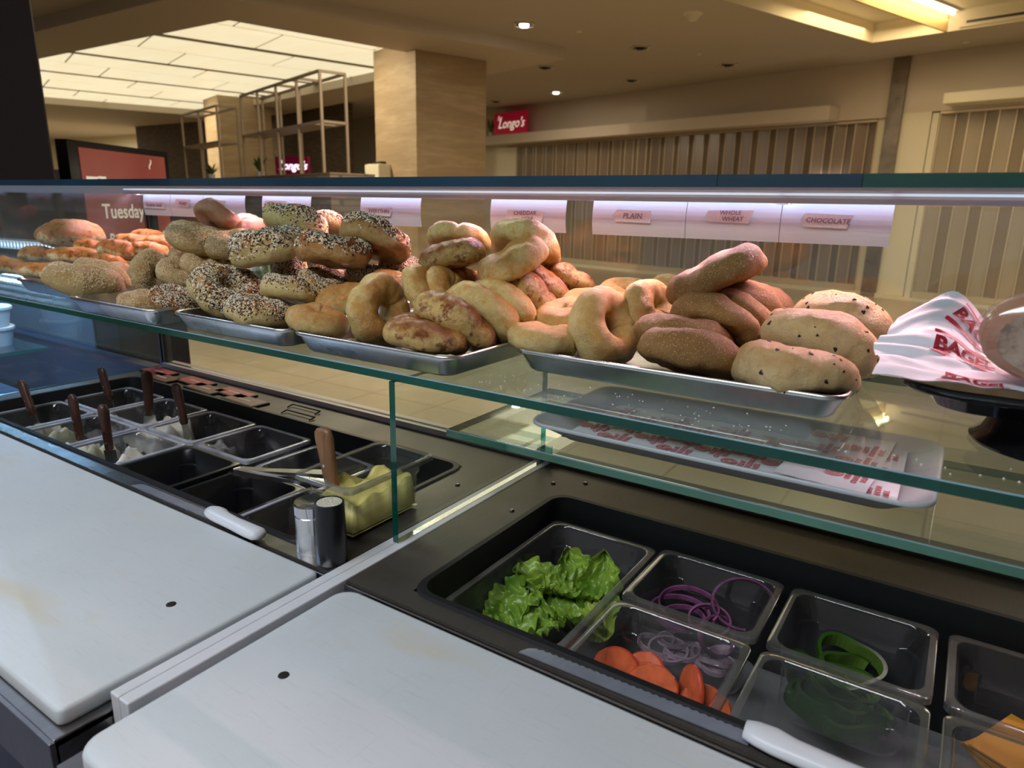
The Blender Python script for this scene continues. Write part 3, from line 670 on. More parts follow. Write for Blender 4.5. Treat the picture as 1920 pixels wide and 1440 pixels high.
# pans
def pan(name, x0, x1, y0, y1, zt, depth, label, mats, cat='food pan', group=None, flange=.008, taper=.010, rad=.024, step=True, tilt=None, th=.0016):
    cx, cy_ = (x0+x1)/2, (y0+y1)/2
    r = empty(name, (cx, cy_, zt-depth), label, cat, group)
    X, Y = (x1-x0)/2, (y1-y0)/2; F = flange
    def ring(ins, z, ra): return rr(-X+ins, X-ins, -Y+ins, Y-ins, max(ra, .004), z, 6)
    b = MB(); d = depth
    prof = [(.0, d-.006, .010), (0, d, .012), (.0015, d+.0012, .012), (F, d+.0008, rad*.75)]
    o = MB().loft([ring(*p) for p in prof]+[ring(F, d-.0008, rad*.75), ring(.002, d-.0012, .011), ring(0, d-.006, .010)]).build('rim', mats[1], r); shade(o, 50)
    wall = [(F, d+.0006, rad*.75), (F+.003, d-.003, rad*.85)]
    if step: wall += [(F+.004, d*.72, rad), (F+.0065, d*.70, rad)]
    wall += [(F+taper*.8, .018, rad), (F+taper+.002, .006, rad), (F+taper+.012, .0015, rad*.7)]
    o = MB().loft([ring(*p) for p in wall], 0, False, True).build('body', mats[0], r); shade(o, 50)
    if tilt: r.rotation_euler = tilt
    return r
PM = [M_poly, M_polyrim]
ZP = -.020
grp = 'clear pans in the black wells'
pan('food_pan', -.478, -.310, .570, .862, ZP, .105, 'long clear pan holding torn lettuce leaves', PM, group=grp)
pan('food_pan', -.305, -.138, .722, .872, ZP, .105, 'clear pan of red onion rings in the back row', PM, group=grp)
pan('food_pan', -.305, -.138, .564, .714, ZP, .105, 'clear pan of tomato slices in the front row', PM, group=grp)
pan('food_pan', -.128, .034, .722, .872, ZP, .105, 'clear pan of green pepper rings in the back row', PM, group=grp)
pan('food_pan', -.128, .034, .564, .714, ZP, .105, 'clear pan with cucumber slices, beside the white knife handle', PM, group=grp)
pan('food_pan', .044, .206, .722, .872, ZP, .105, 'clear pan of orange cheese slices in the back row at right edge', PM, group=grp)
pan('food_pan', .044, .206, .564, .714, ZP, .105, 'clear pan of yellow cheese in the front right corner', PM, group=grp)
cols = [-1.765, -1.587, -1.411, -1.236, -1.062, -.886]
SM = [M_tray, M_steel]
M_polyw = sheet_glass('milky_plastic', (.60, .60, .62), film=.62, filmcol=(.66, .67, .76), base=.10, gain=.8, rough=.12)
PW = [M_poly, M_polyw]
back = ['clear pan in the back left corner with a spatula', 'clear pan of white cream cheese in the back row', 'clear pan of grey-tinted spread in the back row', 'nearly empty clear pan in the back row', 'tilted empty clear pan behind the tongs']
front = ['clear pan of spread at the front left of the left well', 'clear pan of herb cream cheese, second in the front row', 'clear pan of plain cream cheese, third in the front row', 'empty black pan in the front row', 'deep black pan under the tongs in the front row', 'clear pan of bacon behind the steel shaker']
for i, lb in enumerate(back):
    pan('food_pan', cols[i]+.003, cols[i]+.170, .733, .892, ZP-(.012 if i == 4 else 0), .10, lb, PW, group=grp, tilt=(0, .06, 0) if i == 4 else None)
BMt = [M_black, M_black]
for i, lb in enumerate(front):
    pan('food_pan', cols[i]+.003, cols[i]+.170 - (.002 if i == 5 else 0), .570, .727, ZP-(.006 if i == 4 else 0), .10, lb, BMt if i in (3, 4) else PW, group=grp)

# heaps of spread (one soft mass each)
M_cream_c = plain('cream_cheese', (.78, .74, .66), .45, var=.06, vscale=40)
M_herb = plain('herb_cheese', (.66, .64, .46), .5, var=.2, vscale=90)
M_greysp = plain('grey_spread', (.30, .29, .29), .4, var=.3, vscale=40)
M_butter = plain('margarine', (.80, .70, .22), .4, var=.08, vscale=30)
def heap(x0, x1, y0, y1, z0, h, name, label, cat, mat, seed, hole=None, smooth_=False):
    n = 26; b = MB(); cx, cy_ = (x0+x1)/2, (y0+y1)/2; X, Y = (x1-x0)/2, (y1-y0)/2; g = []
    for j in range(n+1):
        for i in range(n+1):
            u, v = i/n*2-1, j/n*2-1; e_ = min(1, (1-max(abs(u), abs(v)))*6)
            z = h*(.35+.65*e_)*(.6+.75*noisev((u, v, 0), 1.3, seed)+.30*noisev((u, v, 0), 3.3, seed+2)+.12*abs(noisev((u*2, v, 0), 5, seed+5)))
            if smooth_: z = h*(.85+.30*noisev((u, v, 0), 1.5, seed)+.12*noisev((u, v, 0), 4, seed))*(1 if e_ > .2 else .0)
            if hole: z *= .35+.65*min(1, math.hypot(u-hole[0], v-hole[1])/hole[2])
            k = 1-.05*(1-e_); g.append((u*X*k, v*Y*k, max(z, .003)))
    b.add(g, [(j*(n+1)+i, j*(n+1)+i+1, (j+1)*(n+1)+i+1, (j+1)*(n+1)+i) for j in range(n) for i in range(n)])
    base = len(b.v); b.add([(-X, -Y, 0), (X, -Y, 0), (X, Y, 0), (-X, Y, 0)], [(3, 2, 1, 0)])
    o = b.build(name, mat, smooth=True, loc=(cx, cy_, z0)); return tag(o, label, cat)
zb = ZP-.10+.004
def colx(i): return cols[i]+.024, cols[i]+.149
heap(*colx(0), .593, .704, zb, .062, 'cream_cheese', 'mound of pale spread with dark flecks at the front left corner', 'spread', M_herb, 1)
heap(*colx(1), .593, .704, zb, .078, 'cream_cheese', 'mound of herb-flecked cream cheese, second pan in the front row', 'spread', M_herb, 2)
heap(*colx(2), .593, .704, zb, .080, 'cream_cheese', 'mound of plain cream cheese, third pan in the front row', 'spread', M_cream_c, 3)
heap(*colx(1), .756, .869, zb, .088, 'cream_cheese', 'mound of white cream cheese in the back row pan', 'spread', M_cream_c, 4)
heap(*colx(2), .756, .869, zb, .062, 'cream_cheese', 'smeared grey-tinted spread in the back row pan', 'spread', M_greysp, 5)
heap(*colx(3), .756, .869, zb, .022, 'cream_cheese', 'thin smear of spread left in a nearly empty pan', 'spread', M_greysp, 6)
heap(*colx(0), .756, .869, zb, .02, 'cream_cheese', 'thin smear of spread in the back left corner pan', 'spread', M_greysp, 7)
heap(-.862, -.740, .595, .702, zb, .055, 'bacon_bits', 'pile of red bacon bits behind the steel shaker', 'bacon', plain('bacon', (.30, .04, .03), .4, var=.9, vscale=60), 8)
tag(MB().box(-.045, .045, -.02, .02, 0, .010).build('cracker', plain('cracker', (.62, .46, .28), .6, var=.1, vscale=60), loc=(-.955, .612, -.116), bevel=.003), 'tan slice of bread lying in the deep black pan', 'bread').rotation_euler = (0, 0, .5)

# spatulas
M_woodh = plain('dark_wood', (.055, .020, .012), .38, var=.4, vscale=30)
def wood2():
    m, t, b = nt('oak_handle'); f = noise_n(t, coord(t, (60, 60, 6)), 2.5, 4, .6)
    L(t, ramp(t, f, [(.3, (.15, .065, .025)), (.7, (.33, .17, .075))]), b.inputs['Base Color']); b.inputs['Roughness'].default_value = .4; return m
M_oak = wood2()
def spatula(top, bot, blade_end, label, mat, wd=.013, th=.008, edge_on=0, rivets=True):
    top, bot, be = Vector(top), Vector(bot), Vector(blade_end)
    r = empty('spatula', be, label, 'spatula', 'wooden handled spatulas'); top = top-be; bot = bot-be; z = Vector((0, 0, 0))
    d = (top-bot).normalized(); s = Vector((math.cos(edge_on), math.sin(edge_on), 0)); s = (s-d*s.dot(d)).normalized(); n_ = d.cross(s)
    Ln = (top-bot).length; rings = []
    for t_, w_, h_ in ((0, .62, .7), (.03, .80, .9), (.25, .86, 1), (.55, .95, 1), (.82, 1.12, 1), (.93, 1.05, .9), (.985, .72, .6), (1, .35, .3)):
        c = bot+d*Ln*t_; rings.append([c+s*(wd*w_*math.cos(a))+n_*(th*h_*math.sin(a)) for a in [2*PI*k/16 for k in range(16)]])
    MB().loft(rings, 0, True, True).build('handle', mat, r, smooth=True)
    if rivets:
        for t_ in (.18, .42):
            for sg in (-1, 1):
                c = bot+d*Ln*t_+n_*sg*(th*.92); MB().tube([c, c+n_*sg*.0015], .0028, 10).build('rivet', M_chrome, r)
    e = (bot-z); q = []
    for t_, w_ in ((0, .012), (.25, .012), (.4, .016), (.9, .017), (1, .012)):
        c = bot-e*t_; q.append([c-s*w_-n_*.0006, c+s*w_-n_*.0006, c+s*w_+n_*.0006, c-s*w_+n_*.0006])
    MB().loft(q, 0, True, True).build('blade', M_tray, r)
spatula((-1.73, .64, .052), (-1.69, .64, -.023), (-1.665, .645, -.095), 'dark-handled spatula leaning left in the front left pan', M_woodh)
spatula((-1.520, .65, .053), (-1.508, .65, -.047), (-1.500, .652, -.10), 'dark-handled spatula with dark rivets in the herb cream cheese pan', M_woodh)
spatula((-1.353, .63, .065), (-1.348, .63, -.027), (-1.345, .635, -.095), 'narrow dark-handled spatula standing in the plain cream cheese pan', M_woodh, .009, .010, 0.6)
spatula((-1.703, .80, .057), (-1.678, .80, -.023), (-1.665, .80, -.10), 'dark-handled spatula with bright rivets in the back left pan', M_woodh)
spatula((-1.498, .80, .079), (-1.508, .80, -.028), (-1.510, .80, -.075), 'slim spatula seen edge-on in the white cream cheese pan', M_woodh, .011, .006, 1.2, False)
spatula((-1.389, .80, .067), (-1.370, .80, -.022), (-1.355, .80, -.095), 'dark-handled spatula in the grey spread pan of the back row', M_woodh, .014)

# margarine tub with oak spatula
zt_ = .085; Bf, Bl, Bb, Br = Vector((-.630, .578)), Vector((-.742, .587)), Vector((-.748, .762)), Vector((-.6285, .758))
cx, cy_ = -.689, .671
pm = pan('margarine_pan', cx-.057, cx+.057, cy_-.088, cy_+.088, .083, .081, 'clear pan of yellow margarine standing on the counter by the divider', PM, taper=.010, rad=.02)
heap(cx-.0375, cx+.0375, cy_-.0675, cy_+.0675, .0052, .058, 'margarine', 'yellow margarine filling the clear pan on the counter', 'margarine', M_butter, 11, hole=(-.3, .35, .6), smooth_=True)
spatula((-.730, .628, .142), (-.716, .630, .050), (-.708, .640, .012), 'large oak-handled spatula with two rivets standing in the margarine', M_oak, .0155, .009)
# shaker and mill
r = empty('salt_shaker', (-.676, .556, 0), 'brushed steel shaker beside the black pepper mill', 'shaker')
MB().lathe([(0, 0), (.0205, 0), (.0215, .002), (.0215, .052), (.0205, .053), (.0205, .054), (0, .054)], n=40).build('shaker_body', M_tray, r, smooth=False)
shade(MB().lathe([(0, .054), (.0205, .054), (.0205, .0555), (.0225, .056), (.0225, .068), (.0210, .0705), (.012, .0690), (.003, .0675), (0, .0675)], n=40).build('shaker_lid', M_chrome, r), 30)
r = empty('pepper_mill', (-.634, .5505, 0), 'matt black cylindrical pepper mill with speckled cream top', 'pepper mill')
shade(MB().lathe([(0, 0), (.020, 0), (.0205, .001), (.0185, .082), (.0175, .0828), (.0165, .080), (0, .080)], n=40).build('mill_body', M_black, r), 30)
MB().lathe([(0, .0795), (.0162, .0795), (.0160, .0818), (0, .0822)], n=32).build('mill_top', plain('speckled_cap', (.66, .62, .46), .6, var=.35, vscale=400), r)
# tongs
r = empty('tongs', (-.98, .655, .0), 'steel tongs resting across the front pans with handle towards the board', 'tongs')
for dy, dz, nm in ((0, 0, 'arm'), (.006, .016, 'arm')):
    b = MB(); b.loft([[Vector((0, dy-.006, .002)), Vector((0, dy+.006, .002)), Vector((0, dy+.006, .0135)), Vector((0, dy-.006, .0135))],
        [Vector((.05, dy+.010, .002+dz*.3)), Vector((.05, dy+.026, .002+dz*.3)), Vector((.05, dy+.026, .010+dz*.3)), Vector((.05, dy+.010, .010+dz*.3))],
        [Vector((.15, dy+.05, .000+dz)), Vector((.15, dy+.075, .000+dz)), Vector((.15, dy+.075, .004+dz)), Vector((.15, dy+.05, .004+dz))]], 0, True, True); b.build(nm, M_tray, r)
MB().tube([(-.003, -.004, .006), (-.003, .008, .006)], .007, 10).build('hinge', M_chrome, r)
# bread knives lying on the strip between board and well
def knife(tip, heel, label, wd=.0165, hl=.115, scale=1):
    tip, heel = Vector(tip), Vector(heel); r = empty('bread_knife', heel, label, 'knife', 'white handled bread knives'); t_ = tip-heel; d = t_.normalized(); n_ = Vector((-d.y, d.x, 0))*-1
    if n_.y < 0: n_ = -n_
    Ln = t_.length; N = 60; upr = []; lor = []
    for i in range(N+1):
        u = i/N; x = d*Ln*u; hh = wd*(1 if u < .9 else math.sqrt(max(0, 1-((u-.9)/.1)**2))*.7+.3)
        ser = .0009*(1 if i % 2 else -1) if u < .96 else 0
        upr.append(x+n_*(hh+ser)); lor.append(x-n_*0.0)
    b = MB(); z = Vector((0, 0, .0014)); rings = [[a, a+z*.2, c+z, c] for a, c in zip(upr, lor)]
    b.loft(rings, 0, True, True); b.build('blade', M_blade, r)
    rg = []
    for t2, w_, off, h_ in ((-.004, .010, .010, .010), (.004, .0135, .010, .012), (.016, .015, .009, .013), (.030, .0125, .006, .013), (.06, .0115, .004, .013), (.09, .013, .003, .013), (.108, .0135, .003, .012), (.116, .009, .003, .008)):
        c = -d*(t2*scale)+n_*(off-.002)+Vector((0, 0, .009)); rg.append([c+n_*(w_*math.cos(a))+Vector((0, 0, h_*.65*math.sin(a))) for a in [2*PI*k/16 for k in range(16)]])
    MB().loft(rg, 0, True, True).build('handle', M_white, r, smooth=True)
M_blade = steel('blade_steel', (.42, .45, .55), .3, (3, 3, 3), metal=.55)
knife((-1.075, .5275, .0012), (-.870, .5275, .0012), 'serrated knife with white handle beside the left cutting board', .016, scale=1.05)
knife((-.33, .5275, .0012), (-.098, .534, .0012), 'serrated knife with white handle at the bottom right on the right board edge', .017, scale=1.25)

# price cards on the ledge behind the left well, and the card clips
M_cardred = plain('price_card_red', (.62, .05, .06), .45); M_cardbr = plain('price_card_brown', (.25, .075, .05), .45); M_cardw = plain('price_card_text', (.85, .62, .55), .5)
pcs = [(-1.765, .975), (-1.70, .945), (-1.595, .972), (-1.515, .947), (-1.425, .965), (-1.350, .940)]
plb = ['red price card nearest the left corner of the ledge', 'dark red price card in front of the first, near the corner', 'bright red price card in the middle pair', 'brownish price card in the front of the middle pair', 'bright red price card at the back of the right pair', 'brownish price card at the front of the right pair']
for i, ((x, y), lb) in enumerate(zip(pcs, plb)):
    r = empty('price_card', (x, y, .0005), lb, 'price card', 'price cards on the back ledge', rz=-.06)
    MB().box(-.060, .060, -.024, .024, 0, .004).build('card_base', M_black, r); MB().box(-.056, .056, -.020, .022, .004, .0048).build('card_face', M_cardred if i in (0, 2, 4) else M_cardbr, r)
    MB().box(-.026, .022, -.003, .003, .0048, .0051).build('print_line', M_cardw, r)
for k, (x, y, lb) in enumerate(((-1.165, .935, 'front black wire clip on the steel ledge'), (-1.19, .972, 'rear black wire clip on the steel ledge'))):
    b = MB(); b.tube([(-.045, -.006, .001), (-.045, .010, .004), (.045, .010, .004), (.045, -.006, .001)], .0016, 6); tag(b.build('wire_clip', M_black, loc=(x, y, .001)), lb, 'clip', 'wire clips')
for x, y, lb in ((-.527, .812, 'small hex screw left of the lettuce pan'), (-.530, .942, 'left one of two screws behind the lettuce pan'), (-.486, .974, 'right one of two screws behind the lettuce pan'), (-.655, .842, 'small screw right of the margarine pan')):
    tag(MB().lathe([(0, 0), (.0045, 0), (.0045, .0012), (.0025, .0030), (0, .0030)], n=6).build('screw', M_steel_d, loc=(x, y, 0)), lb, 'screw')
# ================================================================ TRAYS AND BAGELS
def tray(x0, x1, y0, y1, z0, h, label, mat=M_tray, rad=.022, name='sheet_pan', slope=.012, lip=.004, group='metal trays on the bagel shelf', cat='tray', rz=0):
    cx, cy_ = (x0+x1)/2, (y0+y1)/2; r = empty(name, (cx, cy_, z0), label, cat, group, rz); X, Y = (x1-x0)/2, (y1-y0)/2
    ring = lambda ins, z, ra: rr(-X+ins, X-ins, -Y+ins, Y-ins, ra, z, 7)
    o = MB().loft([ring(lip+slope+.010, .0012, rad*.6), ring(lip+slope+.003, .0025, rad*.8), ring(lip+slope, .006, rad*.9), ring(lip+.001, h-.001, rad)], 0, True, False).build('tray_body', mat, r); shade(o, 50)
    o = MB().loft([ring(lip+slope+.0115, .0, rad*.6), ring(lip+slope+.002, .0008, rad*.8), ring(lip+slope-.002, .004, rad*.9), ring(lip, h-.004, rad)], 0, True, False).build('underside', mat, r); shade(o, 50)
    o = MB().loft([ring(lip+.001, h-.001, rad), ring(lip*.6, h+.0008, rad+.001), ring(.001, h, rad+.002), ring(0, h-.002, rad+.003), ring(.001, h-.0045, rad+.002), ring(lip, h-.004, rad)]).build('rolled_rim', mat, r); shade(o, 70)
    return r
ZS = .2398
tray(-.488, -.084, .738, 1.020, ZS, .030, 'steel tray of plain, whole wheat and raisin bagels at right')
tray(-.806, -.508, .640, .985, ZS, .030, 'steel tray of golden cheese and herb bagels, second from right')
tray(-1.102, -.812, .636, .985, ZS, .030, 'steel tray of mixed seed everything bagels, third from right')
tray(-1.415, -1.128, .618, .980, ZS, .030, 'steel tray of sesame bagels')
tray(-1.812, -1.440, .688, 1.005, ZS, .030, 'steel tray of cheesy twisted breads at far left')

def bagel_mesh(seed, hole=.17, thick=.36, nu=72, nv=28, lump=.09, crease=False):
    R0 = (1+hole)/2; rt_ = (1-hole)/2; vs = []; fs = []
    for i in range(nu):
        a = 2*PI*i/nu; wob = 1+.05*math.sin(2*a+seed)+.03*math.sin(3*a+seed*2)
        tk = thick*(1+.10*math.sin(a+seed*1.7)+.05*math.sin(3*a+seed))
        for j in range(nv):
            t_ = 2*PI*j/nv; ct, st = math.cos(t_), math.sin(t_)
            zz = tk*(abs(st)**.92)*(1 if st >= 0 else -1)
            if st < 0: zz = max(zz*.85, -tk*.70)
            rad = R0*wob+rt_*(abs(ct)**.95)*(1 if ct >= 0 else -1)
            p = Vector((rad*math.cos(a), rad*math.sin(a), zz)); nr = Vector((math.cos(a)*ct, math.sin(a)*ct, st))
            k = lump*noisev(p, 1.6, seed)+lump*.4*noisev(p, 4.5, seed+3)
            if crease: k -= .05*math.exp(-((a-2.2)/.10)**2)*(1+st)*.7
            vs.append(p+nr*k)
    for i in range(nu):
        for j in range(nv): fs.append((i*nv+j, ((i+1) % nu)*nv+j, ((i+1) % nu)*nv+(j+1) % nv, i*nv+(j+1) % nv))
    return vs, fs
def seeds_mesh(vs, fs, kind, seed):
    rnd = random.Random(seed); b = MB(); tris = []; ws = []
    for f in fs:
        a, b_, c, d = [vs[k] for k in f]; n_ = (c-a).cross(d-b_); ar = n_.length/2; n_ = n_.normalized()
        cz = (a+c)/2
        wt = ar*max(0, min(1, (n_.z+.25)*1.6)) if kind == 'sesame' else ar*max(0, min(1, (n_.z+.05)*2.0))
        wt *= max(.06, .75+1.1*noisev(cz, 2.2, seed+9))
        tris.append((a, b_, c, d, n_)); ws.append(wt)
    N = 2200 if kind == 'sesame' else 3000
    for a, b_, c, d, n_ in rnd.choices(tris, ws, k=N):
        u, v = rnd.random(), rnd.random(); p = a*(1-u)*(1-v)+b_*u*(1-v)+c*u*v+d*(1-u)*v
        t1 = n_.orthogonal().normalized(); ang = rnd.random()*2*PI; t2 = n_.cross(t1); s = t1*math.cos(ang)+t2*math.sin(ang); w_ = n_.cross(s)
        if kind == 'sesame': m = 0; l, wd, h = .034, .019, .013
        else:
            q = rnd.random()
            if q < .48: m = 1; l, wd, h = rnd.uniform(.022, .055), .018, .016
            elif q < .94: m = 0; l, wd, h = .040, .023, .016
            else: m = 2; l, wd, h = .05, .022, .014
        l *= rnd.uniform(.8, 1.25); p = p+n_*h*.3
        b.add([p+s*l, p+w_*wd-s*l*.2, p-s*l, p-w_*wd-s*l*.2, p+n_*h, p-n_*h*.5], [(0, 1, 4), (1, 2, 4), (2, 3, 4), (3, 0, 4), (1, 0, 5), (2, 1, 5), (3, 2, 5), (0, 3, 5)], m)
    return b
TYPES = {'wheat': (B_wheat, .04, .40, None), 'wheatpale': (B_wheat_lit, .04, .40, None), 'raisin': (B_raisin, .14, .44, 'chips'), 'plain': (B_plain, .07, .46, None), 'golden': (B_golden, .03, .42, None),
         'cheddar': (B_ched, .05, .42, None), 'everything': (B_every, .10, .46, 'every'), 'everybrown': (B_everyb, .06, .46, 'every'), 'sesame': (B_seed, .07, .47, 'sesame'), 'brown': (B_brown, .08, .46, None)}
CACHE = {}
def bagel_data(ty, var):
    if (ty, var) in CACHE: return CACHE[ty, var]
    mat, hole, thick, extra = TYPES[ty]; sd = var*3.7+sum(map(ord, ty)) % 17
    if var == 9: hole = .24 
    vs, fs = bagel_mesh(sd, hole, thick, crease=(ty in ('golden', 'cheddar', 'plain')))
    me = bpy.data.meshes.new(ty+'_bagel'); me.from_pydata(vs, [], fs); me.materials.append(mat); me.polygons.foreach_set('use_smooth', [True]*len(fs)); me.update()
    me2 = None
    if extra in ('sesame', 'every'):
        b = seeds_mesh(vs, fs, 'sesame' if extra == 'sesame' else 'every', int(sd)+1)
        me2 = bpy.data.meshes.new('seeds'); me2.from_pydata(b.v, [], b.f)
        for m in ((M_sesame if extra == 'every' else M_sesame2), M_poppy, M_onion_flake): me2.materials.append(m)
        me2.polygons.foreach_set('material_index', b.m); me2.update()
    elif extra == 'chips':
        rnd = random.Random(int(sd)); b = MB()
        for k in range(80):
            f = rnd.choice(fs); a, c = vs[f[0]], vs[f[2]]; n_ = (c-a).cross(vs[f[3]]-vs[f[1]]).normalized(); p = (a+c)/2
            t1 = n_.orthogonal().normalized(); t2 = n_.cross(t1); s = rnd.uniform(.014, .042); e_ = rnd.uniform(.6, 1.5)
            rg = [[p+n_*z+(t1*math.cos(q)*e_+t2*math.sin(q))*s*w_*(1+.25*math.sin(3*q+k)) for q in [2*PI*i/9 for i in range(9)]] for z, w_ in ((-.01, 1), (.006, .95), (.014, .5))]
            b.loft(rg, 0, False, True)
        me2 = bpy.data.meshes.new('chips'); me2.from_pydata(b.v, [], b.f); me2.materials.append(M_chip); me2.update()
    CACHE[ty, var] = (me, me2, extra); return CACHE[ty, var]
KIND = {'wheat': 'whole wheat bagels', 'wheatpale': 'whole wheat bagels', 'raisin': 'raisin bagels', 'plain': 'plain bagels', 'golden': 'cheese and herb bagels', 'cheddar': 'cheese and herb bagels', 'everything': 'everything bagels', 'everybrown': 'everything bagels', 'sesame': 'sesame bagels', 'brown': 'sesame bagels'}
BAG = [
('w1','wheat',(-0.269,0.800,0.278),0.0634,(0.06,0.35,0.93)),
('w2','wheat',(-0.289,0.835,0.289),0.0620,(0.05,0.38,0.93)),
('w3','wheat',(-0.262,0.875,0.303),0.0603,(0.12,0.69,0.71)),
('w4','wheat',(-0.253,0.915,0.306),0.0579,(0.12,0.72,0.68)),
('w5','wheat',(-0.244,0.945,0.310),0.0562,(0.12,0.73,0.67)),
('w6','wheatpale',(-0.238,0.980,0.312),0.0562,(0.15,0.68,0.72)),
('w7','wheat',(-0.275,0.900,0.365),0.0646,(-0.50,-0.07,0.86)),
('c1','raisin',(-0.148,0.800,0.275),0.0644,(0.01,0.20,0.98)),
('c2','raisin',(-0.137,0.865,0.299),0.0666,(0.22,0.39,0.89)),
('c3','raisin',(-0.123,0.935,0.300),0.0666,(0.34,0.69,0.64)),
('p1','plain',(-0.469,0.790,0.274),0.0477,(0.06,0.12,0.99)),
('p2','plain',(-0.401,0.840,0.293),0.0563,(0.83,-0.28,0.48)),
('p3','plain',(-0.472,0.860,0.295),0.0473,(-0.02,-0.31,0.95)),
('p4','plain',(-0.468,0.910,0.300),0.0475,(0.16,-0.40,0.90)),
('p5','plain',(-0.365,0.905,0.316),0.0430,(0.90,-0.24,0.36)),
('p6','plain',(-0.435,0.975,0.315),0.0457,(0.15,-0.46,0.88)),
('p7','plain',(-0.371,0.995,0.318),0.0430,(0.20,-0.68,0.71)),
('p8','plain',(-0.445,0.940,0.295),0.0482,(0.34,-0.52,0.79)),
('h1','golden',(-0.589,0.690,0.278),0.0566,(0.09,0.23,0.97)),
('h2','golden',(-0.577,0.740,0.289),0.0615,(0.24,0.55,0.80)),
('h3','cheddar',(-0.569,0.785,0.296),0.0605,(0.14,0.75,0.65)),
('h4','cheddar',(-0.560,0.830,0.302),0.0592,(0.21,0.73,0.65)),
('h5','golden',(-0.555,0.875,0.314),0.0562,(0.20,0.74,0.64)),
('h6','golden',(-0.551,0.915,0.319),0.0545,(0.18,0.73,0.66)),
('h7','golden',(-0.532,0.965,0.323),0.0509,(-0.09,0.69,0.72)),
('h8','cheddar',(-0.590,0.930,0.387),0.0587,(0.04,0.62,0.79)),
('h9','cheddar',(-0.566,0.860,0.369),0.0551,(-0.33,-0.30,0.89)),
('h10','cheddar',(-0.729,0.940,0.391),0.0540,(-0.18,0.37,0.91)),
('h11','golden',(-0.685,0.870,0.369),0.0531,(-0.27,0.01,0.96)),
('h12','cheddar',(-0.660,0.824,0.321),0.0430,(0.86,0.11,0.49)),
('h13','cheddar',(-0.667,0.884,0.324),0.0430,(0.37,-0.24,0.90)),
('h14','cheddar',(-0.685,0.794,0.322),0.0430,(0.82,0.32,0.48)),
('h15','cheddar',(-0.717,0.735,0.296),0.0565,(0.97,0.04,0.22)),
('h16','cheddar',(-0.794,0.685,0.280),0.0458,(0.21,0.09,0.97)),
('h17','cheddar',(-0.849,0.784,0.296),0.0430,(-0.01,-0.37,0.93)),
('h18','cheddar',(-0.804,0.864,0.316),0.0430,(0.28,-0.03,0.96)),
('e1','everything',(-1.085,0.735,0.293),0.0656,(0.58,0.08,0.81)),
('e2','everything',(-0.926,0.680,0.278),0.0521,(0.11,0.16,0.98)),
('e3','everybrown',(-1.161,0.685,0.277),0.0433,(0.36,0.08,0.93)),
('e4','everything',(-0.936,0.750,0.302),0.0477,(-0.08,0.44,0.89)),
('e5','everything',(-0.918,0.804,0.313),0.0430,(0.42,0.21,0.88)),
('e6','everything',(-1.061,0.853,0.320),0.0430,(-0.06,-0.87,0.50)),
('e7','everything',(-1.043,0.800,0.370),0.0700,(-0.10,-0.16,0.98)),
('e8','everything',(-1.091,0.900,0.407),0.0633,(0.07,0.35,0.93)),
('e9','everybrown',(-0.902,0.820,0.368),0.0631,(-0.03,0.20,0.98)),
('e10','everybrown',(-0.872,0.890,0.386),0.0632,(0.04,0.50,0.86)),
('e11','everybrown',(-1.091,0.984,0.402),0.0430,(-0.12,0.48,0.87)),
('e12','everything',(-0.972,0.880,0.315),0.0508,(0.17,0.18,0.97)),
('e13','everything',(-0.881,0.960,0.335),0.0434,(0.09,-0.07,0.99)),
('e14','everything',(-0.897,0.900,0.322),0.0441,(0.15,0.01,0.99)),
('s1','sesame',(-1.477,0.685,0.282),0.0728,(0.04,0.33,0.94)),
('s2','sesame',(-1.543,0.745,0.291),0.0476,(-0.23,0.55,0.81)),
('s3','sesame',(-1.484,0.770,0.279),0.0473,(0.61,0.37,0.70)),
('s4','sesame',(-1.374,0.765,0.303),0.0494,(0.94,0.32,0.11)),
('s5','sesame',(-1.621,0.843,0.300),0.0430,(0.36,-0.08,0.93)),
('s6','sesame',(-1.301,0.783,0.306),0.0430,(0.52,0.01,0.85)),
('s7','sesame',(-1.253,0.677,0.263),0.0430,(0.24,-0.02,0.97)),
('s8','sesame',(-1.326,0.840,0.370),0.0609,(0.23,0.14,0.96)),
('s9','brown',(-1.334,0.900,0.410),0.0515,(0.08,0.70,0.71)),
('s10','brown',(-1.308,0.940,0.393),0.0478,(0.07,-0.27,0.96)),
('s11','sesame',(-1.244,0.870,0.361),0.0537,(0.07,-0.20,0.98)),
('s12','sesame',(-1.407,0.873,0.329),0.0430,(0.41,-0.17,0.90)),
('s13','sesame',(-1.284,0.823,0.321),0.0430,(0.42,0.03,0.91)),
('s14','plain',(-1.282,0.873,0.315),0.0430,(0.25,-0.08,0.96)),
]
